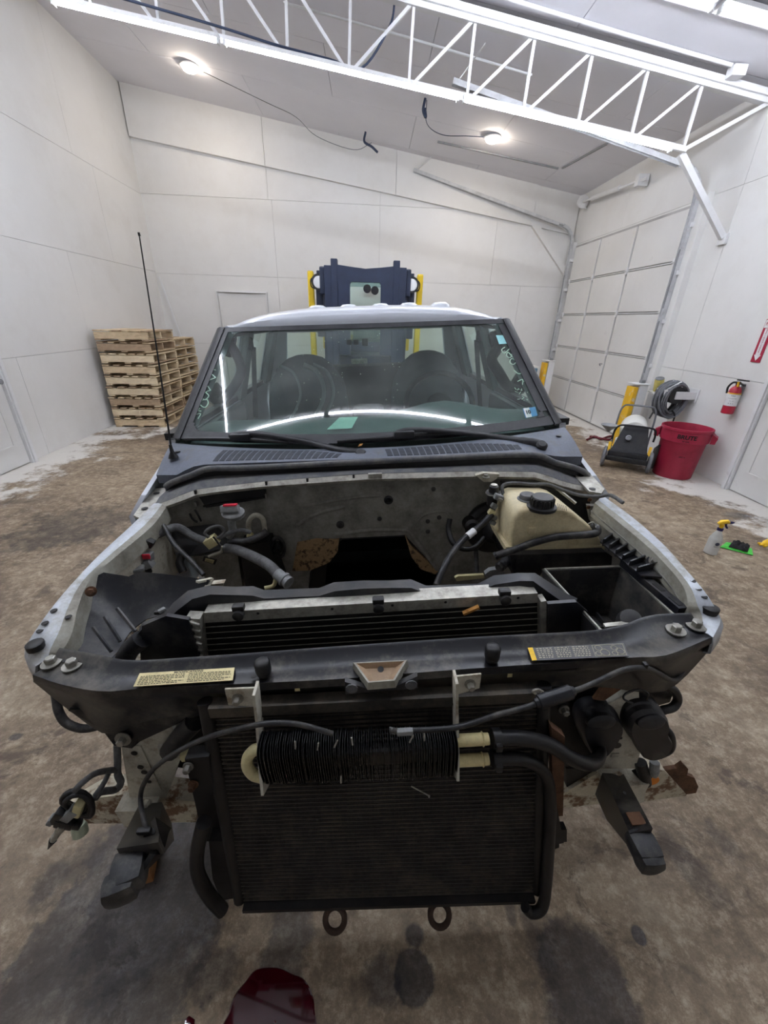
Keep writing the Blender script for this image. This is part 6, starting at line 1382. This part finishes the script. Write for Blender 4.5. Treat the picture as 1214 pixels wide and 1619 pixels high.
# ---- right side: valve, booster, hoses
k = MB(); c = T(778, 834, v=.60); k.lathe(c, (0, -1, .15), [(.105, -.02), (.108, 0), (.10, .015), (.085, .02), (.082, .035), (.05, .045), (.03, .1), (.02, .1)], 32); bst = part(k, 'brake_booster', 'under_black', None, 45)
k = MB(); k.lathe(T(742, 826, v=.6), (0, -1, .1), [(.03, 0), (.028, .04), (.018, .05)], 16); part(k, 'booster_port', 'under_black', bst, 40)
c = T(780, 778, v=.5); k = MB(); k.lathe(c, (0, -.1, 1), [(.018, -.05), (.02, -.012), (.026, -.01), (.026, .0), (.018, .002), (.016, .024), (.012, .026)], 18); vv = part(k, 'purge_valve', 'black_plastic', None, 40)
k = MB(); k.lathe(c+V((0, 0, .026)), (0, 0, 1), [(.012, 0), (.012, .003), (.005, .004)], 14); part(k, 'valve_top', 'alu', vv)
k = MB(); k.lathe(c+V((0, 0, -.006)), (0, 0, 1), [(.027, 0), (.027, .004)], 18); part(k, 'valve_ring', 'alu', vv)
blk(788, 786, .47, (.032, .02, .02), 'conn_grey', 'plug', vv, RYm(.4)); blk(790, 790, .46, (.02, .014, .012), 'steel_bolt', 'plug', vv, RYm(.4))
for a, b, s in ((781, 800, 1), (777, 810, 1.1), (781, 818, .9), (779, 826, .9)): blk(a, b, .48, (.022*s, .018, .018*s), 'conn_cream' if b in (810,) else 'conn_grey', 'plug', vv, RYm(.5))
hD = wire('vacuum_hose', [(778, 813, .48), (762, 829, .46), (745, 843, .43), (731, 855, .41), (713, 877, .36), (700, 901, .31), (690, 925, .27)], .0115, 'hose_rubber', None, 10)
k = MB(); p0, p1 = T(750, 839, v=.435), T(739, 848, v=.42); k.tube([p0, p1], .0128, 12); part(k, 'white_tape', 'label_white', hD, 60)
wire('vent_hose', [(711, 820, .56), (709, 838, .54), (716, 858, .5), (733, 868, .48), (751, 865, .48), (766, 850, .5)], .0105, 'under_black', None, 10)
wire('drain_tube', [(752, 866, .5), (753, 885, .47), (754, 905, .44)], .009, 'hose_rubber', None, 8)
wire('wiring_loom', [(796, 786, .5), (794, 770, .52), (802, 765, .53), (817, 764, .54), (840, 766, .54), (866, 766, .54), (890, 775, .52), (916, 783, .5), (945, 785, .47), (965, 783, .45), (985, 795, .4)], .0065, 'wire_wrap', None, 8)
wire('wiring_loom', [(797, 788, .48), (800, 800, .47), (798, 806, .47)], .006, 'wire_wrap', None, 8)
k = MB(); k.prism([T(a, b, v=.38) for a, b in ((719, 914), (724, 911), (765, 909), (766, 914), (722, 919))], (0, .012, 0)); loose(k, 'paint_stick', 'conn_cream', 'short cream coloured stick lying in the engine bay behind the radiator', 'stick')
k = MB(); k.prism([T(a, b, v=.36) for a, b in ((767, 908), (775, 902), (788, 900), (798, 905), (797, 912), (770, 915))], (0, .02, 0)); part(k, 'ribbed_cap', 'conn_grey', None, 40)
k = MB(); p0, p1 = T(788, 898, v=.33), T(803, 886, v=.37); k.tube([p0.lerp(p1, q/8) for q in range(9)], [.013, .018, .015, .018, .015, .018, .02, .022, .024], 14); part(k, 'ribbed_hose', 'hose_rubber', None, 40)
# ---- coolant bottle
def ring(pts, v0, v1):
    return [T(a, b, v=v0) for a, b in pts], v1
fp = [(804, 874), (806, 845), (810, 818), (817, 807), (830, 803), (860, 803), (888, 803), (902, 807), (925, 826), (944, 842), (950, 856), (952, 870)]
F_ = [T(a, b, v=.37) for a, b in fp]; cz_ = V((sum(p.x for p in F_)/len(F_), .37, .92))
def inset(k_, dv, dz=0): return [V((cz_.x+(p.x-cz_.x)*k_, .37+dv, cz_.z+(p.z-cz_.z)*k_+dz)) for p in F_]
secs = [inset(.93, -.008), inset(.985, -.002), inset(1.0, .012), [V((cz_.x+(p.x-cz_.x)*1.0-.004, .37+.09, p.z+.004)) for p in F_], [V((cz_.x+(p.x-cz_.x)*.94-.008, .37+.17, p.z+.002)) for p in F_], [V((cz_.x+(p.x-cz_.x)*.86-.01, .37+.185, cz_.z+(p.z-cz_.z)*.9)) for p in F_]]
tank = loft(secs, 'coolant_bottle', 'tank_beige', None, 50, 'yellowed plastic coolant bottle with two caps')
k = MB(); base = [T(a, b, v=.36) for a, b in ((799, 872), (806, 879), (930, 877), (956, 870), (955, 863), (800, 865))]; k.prism(base, (0, .2, 0)); part(k, 'bottle_rim', 'tank_beige', tank, 40)
topz = F_[5].z
for a, b, r, m, h in ((856, 801, .036, 'black_plastic', .028), (833, 790, .026, 'rubber_strip', .012)):
    c = T(a, b, z=topz+.002); k = MB(); k.lathe(c, (0, 0, 1), [(r*1.3, -.006), (r*1.3, .004), (r, .006)], 26); cp = part(k, 'cap_collar', m, tank, 40)
    k = MB(); k.lathe(c+V((0, 0, .006)), (0, 0, 1), [(r, 0), (r*.98, h), (r*.9, h+.003)], 26); cp = part(k, 'bottle_cap', m, tank, 40)
    if r > .03:
        for q in range(18):
            th = q*math.pi/9; kk = MB(); kk.bb(c+V((math.cos(th)*r, math.sin(th)*r, .006+h/2)), (.005, .005, h*.8), .001, RZ(th)); part(kk, 'cap_grip', m, cp)
k = MB(); k.bb(T(841, 838, v=.36), (.026, .016, .02), .003); k.prism([T(a, b, v=.358) for a, b in ((832, 842), (846, 840), (844, 846), (836, 850))], (0, .01, 0)); part(k, 'hose_hook', 'tank_beige', tank, 30)
for i in range(5):
    k = MB(); c = T(880+i*3.2, 800+i*1.2, z=topz+.003); k.bar(c+V((0, -.012, 0)), c+V((.012, .02, 0)), .0018, .0012); part(k, 'print_line', 'ink', tank)
wire('overflow_hose', [(938, 832, .38), (944, 836, .355), (943, 842, .345), (932, 845, .34), (900, 847, .335), (873, 850, .335), (840, 859, .33), (817, 868, .33), (786, 878, .335)], .0125, 'hose_rubber', tank, 10)
k = MB(); k.tube([T(786, 878, v=.335), T(782, 880, v=.335)], .014, 10); part(k, 'hose_mouth', 'under_black', tank)
wire('spring_clip', [(930, 828, .36), (938, 826, .35), (940, 834, .35), (946, 830, .36)], .0025, 'steel_bolt', tank, 6)
# ---- battery tray and air box
k = MB(); k.prism([T(a, b, v=.33) for a, b in ((806, 878), (958, 873), (985, 892), (862, 898), (852, 912), (812, 912))], (0, .2, 0)); tray = part(k, 'tank_tray', 'shroud_black')
k = MB(); k.bar(T(818, 884, v=.326), T(818, 908, v=.326), .012, .008, (0, 1, 0)); part(k, 'tray_rib', 'shroud_black', tray)
zA = .865
A, B_, C_, D_ = [T(a, b, z=zA) for a, b in ((861, 901), (982, 896), (1066, 974), (952, 1000))]
cen = (A+B_+C_+D_)/4
def quad(s, dz): return [cen+(p-cen)*s+V((0, 0, dz)) for p in (A, B_, C_, D_)]
oq, iq, fq = quad(1.05, 0), quad(.96, 0), quad(.80, -.17); oq2 = quad(1.03, -.17)
k = MB(); vs = oq+iq+fq+quad(.84, -.176)
k.add(vs, [(q, (q+1) % 4, 4+(q+1) % 4, 4+q) for q in range(4)]+[(4+q, 4+(q+1) % 4, 8+(q+1) % 4, 8+q) for q in range(4)]+[(8, 9, 10, 11)]+[(q, (q+1) % 4, 12+(q+1) % 4, 12+q) for q in range(4)]+[(12, 13, 14, 15)])
abx = part(k, 'air_box', 'airbox_black', None, None, 'open black air filter box')
k = MB(); pr_ = quad(1.0, .002); k.tube([pr_[0], pr_[1], pr_[2], pr_[3]], .004, 6, closed=True); part(k, 'box_rim', 'alu', abx)
for s in (.2, .4, .6, .8):
    k = MB(); a = fq[0].lerp(fq[1], s); b = fq[3].lerp(fq[2], s); k.bar(a+V((0, 0, .008)), b+V((0, 0, .008)), .006, .02); k.bar(a+V((0, 0, .004)), iq[0].lerp(iq[1], s)+V((0, -.006, -.09)), .005, .01, (0, 1, 0)); part(k, 'box_rib', 'airbox_black', abx)
for s in (.3, .65):
    k = MB(); a = fq[0].lerp(fq[3], s); b = fq[1].lerp(fq[2], s); k.bar(a+V((0, 0, .004)), b+V((0, 0, .004)), .005, .01); part(k, 'box_rib', 'airbox_black', abx)
k = MB(); c = T(996, 980, v=.03); k.lathe(c, (-.2, -.3, .6), [(.03, -.05), (.032, -.01), (.024, .0), (.026, .012), (.02, .014)], 18); part(k, 'box_inlet', 'black_rubber', abx, 40)
k = MB(); k.bar(T(955, 990, v=.02), T(1050, 980, v=.01), .014, .008); part(k, 'box_bar', 'alu', abx)
# slotted rail along the outer edge of the box
r0_, r1_ = T(986, 889, z=.885), T(1079, 966, z=.885); k = MB(); k.bar(r0_, r1_, .026, .02); rl_ = part(k, 'slotted_rail', 'shroud_black')
for s in (.1, .36, .62, .88):
    c = r0_.lerp(r1_, s)+V((0, 0, .0105)); dd = (r1_-r0_).normalized(); k = MB(); k.bar(c-dd*.018, c+dd*.018, .012, .0015); part(k, 'slot', 'under_black', rl_)
# ribbed bracket outside of it
tp_ = [T(a, b, z=.90) for a, b in ((948, 858), (982, 832), (1052, 905), (1046, 915), (1012, 912))]
k = MB(); k.prism(tp_, (0, 0, .006)); rb_ = part(k, 'ribbed_bracket', 'shroud_black')
for i in range(6):
    s = (i+.5)/6; a = tp_[1].lerp(tp_[2], s); b = tp_[0].lerp(tp_[4], s); k = MB(); k.bar(a+V((0, 0, .014)), b+V((0, 0, .010)), .005, .026); part(k, 'bracket_rib', 'shroud_black', rb_)
for a, b in ((979, 842), (1033, 889)):
    k = MB(); c = T(a, b, z=.918); k.lathe(c, (-.3, -.6, .75), [(.02, -.01), (.02, .002), (.012, .003), (.012, .008)], 16); part(k, 'bolt_boss', 'shroud_black', rb_, 40); bolt(c+V((-.002, -.004, .006)), (-.3, -.6, .75), .010, .015, rb_)
# dark inner liner between air box and right fender
lnr = TL([(1052, 905, .12), (1068, 920, .1), (1084, 945, .06), (1092, 965, .02), (1088, 976, -.01)])
k = MB(); k.sheet([lnr, [p+V((-.03, 0, -.12)) for p in lnr]], .004); part(k, 'fender_liner', 'shroud_black', None, 60)
k = MB(); k.prism([T(a, b, v=.5) for a, b in ((930, 800), (955, 800), (962, 830), (950, 842), (935, 825))], (0, .02, 0)); sp_ = part(k, 'apron_plate', 'primer_grey')
for a, b in ((932, 790), (930, 802)):
    k = MB(); k.lathe(T(a, b, v=.49), (0, -1, 0), [(.008, 0), (.006, .004)], 10); part(k, 'rivet', 'rust', sp_)
k = MB(); k.bar(T(880, 772, v=.56), T(910, 796, v=.5), .008, .008); part(k, 'brace_rod', 'alu')
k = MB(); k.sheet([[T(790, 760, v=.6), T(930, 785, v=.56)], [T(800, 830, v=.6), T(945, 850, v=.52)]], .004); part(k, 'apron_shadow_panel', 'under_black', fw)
# ---- cables across the front
cb = MB(); cab = catmull([onC(616, 1154, .09), onC(630, 1156, .09), onC(650, 1155, .09), onC(721, 1150, .09), onC(784, 1131, .08), onC(835, 1117, .07)]+TL([(880, 1100, -.21), (915, 1090, -.2), (948, 1076, -.19), (986, 1059, -.18), (1019, 1056, -.16), (1039, 1063, -.14), (1063, 1076, -.12), (1077, 1065, -.1), (1086, 1044, -.08)]), 5)
cb.tube(cab, .006, 8); hr_ = part(cb, 'hood_cable', 'hose_rubber', None, 60)
k = MB(); p0, p1 = T(846, 1112, v=-.215), T(908, 1092, v=-.203); k.tube([p0, p0.lerp(p1, .08), p0.lerp(p1, .1), p0.lerp(p1, .9), p0.lerp(p1, .92), p1], [.009, .011, .0155, .0155, .012, .009], 10); part(k, 'cable_sleeve', 'black_trim', hr_, 40)
k = MB(); k.bb(onC(640, 1157, .092), (.034, .012, .014), .004); k.tube([onC(620, 1152, .092), onC(617, 1150, .092), onC(618, 1157, .092), onC(624, 1160, .092)], .0025, 5); part(k, 'cable_end', 'conn_grey', hr_, 40)
k = MB(); k.tube(catmull([T(848, 1098, v=-.17), T(842, 1093, v=-.17), T(850, 1090, v=-.17), T(858, 1094, v=-.17), T(852, 1099, v=-.17)], 4), .003, 6); part(k, 'cable_tie', 'alu', hr_)
blk(1019, 1053, -.16, (.010, .012, .018), 'black_plastic', 'cable_clip', hr_, None, .003)
k = MB(); k.tube(catmull([onC(525, 1160, .085), onC(481, 1147, .095), onC(444, 1143, .10), onC(407, 1146, .10), onC(340, 1162, .07)]+TL([(292, 1182, -.21), (248, 1211, -.2), (227, 1240, -.2), (222, 1264, -.21), (226, 1290, -.25), (231, 1308, -.27), (239, 1330, -.28)]), 5), .0055, 8); cl_ = part(k, 'sensor_cable', 'hose_rubber', None, 60)
k = MB(); k.tube([T(236, 1318, v=-.285), T(241, 1336, v=-.29)], [.012, .009], 8); k.bb(T(228, 1314, v=-.285), (.03, .012, .014), .004); part(k, 'cable_plug', 'black_plastic', cl_, 40)
blk(243, 1333, -.29, (.010, .008, .02), 'conn_cream', 'cable_tab', cl_, None, .002)
# ---- hose loops by the headlight openings
wire('vent_hose', [(87, 1088, -.02), (89, 1105, -.03), (93, 1125, -.05), (105, 1143, -.06), (130, 1152, -.07), (156, 1147, -.07), (165, 1140, -.06)], .0105, 'hose_rubber', None, 10)
wire('harness_stub', [(1050, 1082, -.06), (1066, 1092, -.06), (1071, 1106, -.06), (1064, 1118, -.07), (1048, 1123, -.08), (1036, 1128, -.08)], .0115, 'black_rubber', None, 10)
wire('thin_wire', [(1000, 1112, -.15), (986, 1105, -.15), (990, 1096, -.14), (1010, 1090, -.13), (1024, 1096, -.13), (1022, 1106, -.13)], .0025, 'black_rubber', None, 6)
# ---- left lamp pigtail: coil, plugs and a bulb
pg = wire('lamp_pigtail', [(185, 1178, -.1), (186, 1205, -.12), (186, 1224, -.13), (191, 1237, -.14), (183, 1248, -.15), (160, 1252, -.17), (150, 1262, -.18)], .0085, 'wire_wrap', None, 8, 'coiled wiring tail with plugs and a clear bulb')
wire('tail', [(182, 1217, -.13), (153, 1222, -.17), (132, 1236, -.2), (118, 1250, -.21)], .007, 'wire_wrap', pg); wire('tail', [(172, 1222, -.14), (163, 1240, -.17), (150, 1258, -.19)], .006, 'wire_wrap', pg)
c = T(126, 1266, v=-.2)
for i in range(5):
    k = MB(); rr_ = .026+.0035*(i % 3); k.tube([c+V((rr_*.95*math.cos(q*.4)+.004*i-.008, -.003*i+.004*math.sin(q*.8), (rr_+.012)*math.sin(q*.4))) for q in range(16)], .006, 7, closed=True); part(k, 'coil', 'black_rubber', pg, 60)
for a, b, d, r, m in ((112, 1285, (.05, .022, .022), -.75, 'conn_grey'), (124, 1278, (.02, .02, .05), .5, 'conn_cream'), (92, 1290, (.05, .02, .02), -.9, 'black_plastic'), (104, 1298, (.04, .026, .026), .5, 'black_plastic'), (118, 1302, (.03, .02, .02), .4, 'black_plastic'), (82, 1296, (.024, .02, .014), -.9, 'conn_grey')): blk(a, b, -.215, d, m, 'plug', pg, RYm(r))
k = MB(); p0, p1 = T(100, 1303, v=-.22), T(84, 1328, v=-.225); k.tube([p0, p0.lerp(p1, .3), p0.lerp(p1, .32), p0.lerp(p1, .75), p1], [.011, .011, .0085, .0085, .007], 10); part(k, 'bulb', 'alu', pg, 40)
k = MB(); k.tube([p1, p1.lerp(T(76, 1342, v=-.226), .5), T(76, 1342, v=-.226)], [.009, .005, .0015], 8); part(k, 'bulb_tip', 'black_plastic', pg)
k = MB(); k.lathe(T(124, 1304, v=-.2), (.05, -.3, -1), [(.014, 0), (.017, .006), (.017, .026), (.010, .03)], 14); part(k, 'pale_cap', mat('pale_cap', (176, 184, 160), .5), pg, 40)
k = MB(); k.lathe(T(113, 1305, v=-.205), (0, -1, 0), [(.007, 0), (.007, .004)], 10); part(k, 'orange_ring', 'orange_seal', pg)
# ---- wooden block on the floor under the left frame rail
wb_ = P(222, 1401, z=0)
t = thing('wooden_block', 'brown wooden block on the floor under the left bumper horn', 'block', (wb_.x, wb_.y+.1, 0))
k = MB(); k.bb((wb_.x-.005, wb_.y+.05, .03), (.06, .1, .06), .006, RZ(.25)); k.build('block', mat('wood_brown', (150, 104, 64), .8, var=.2, scale=5, stretch=(2, 2, 12)), t)
bpy.context.view_layer.update()
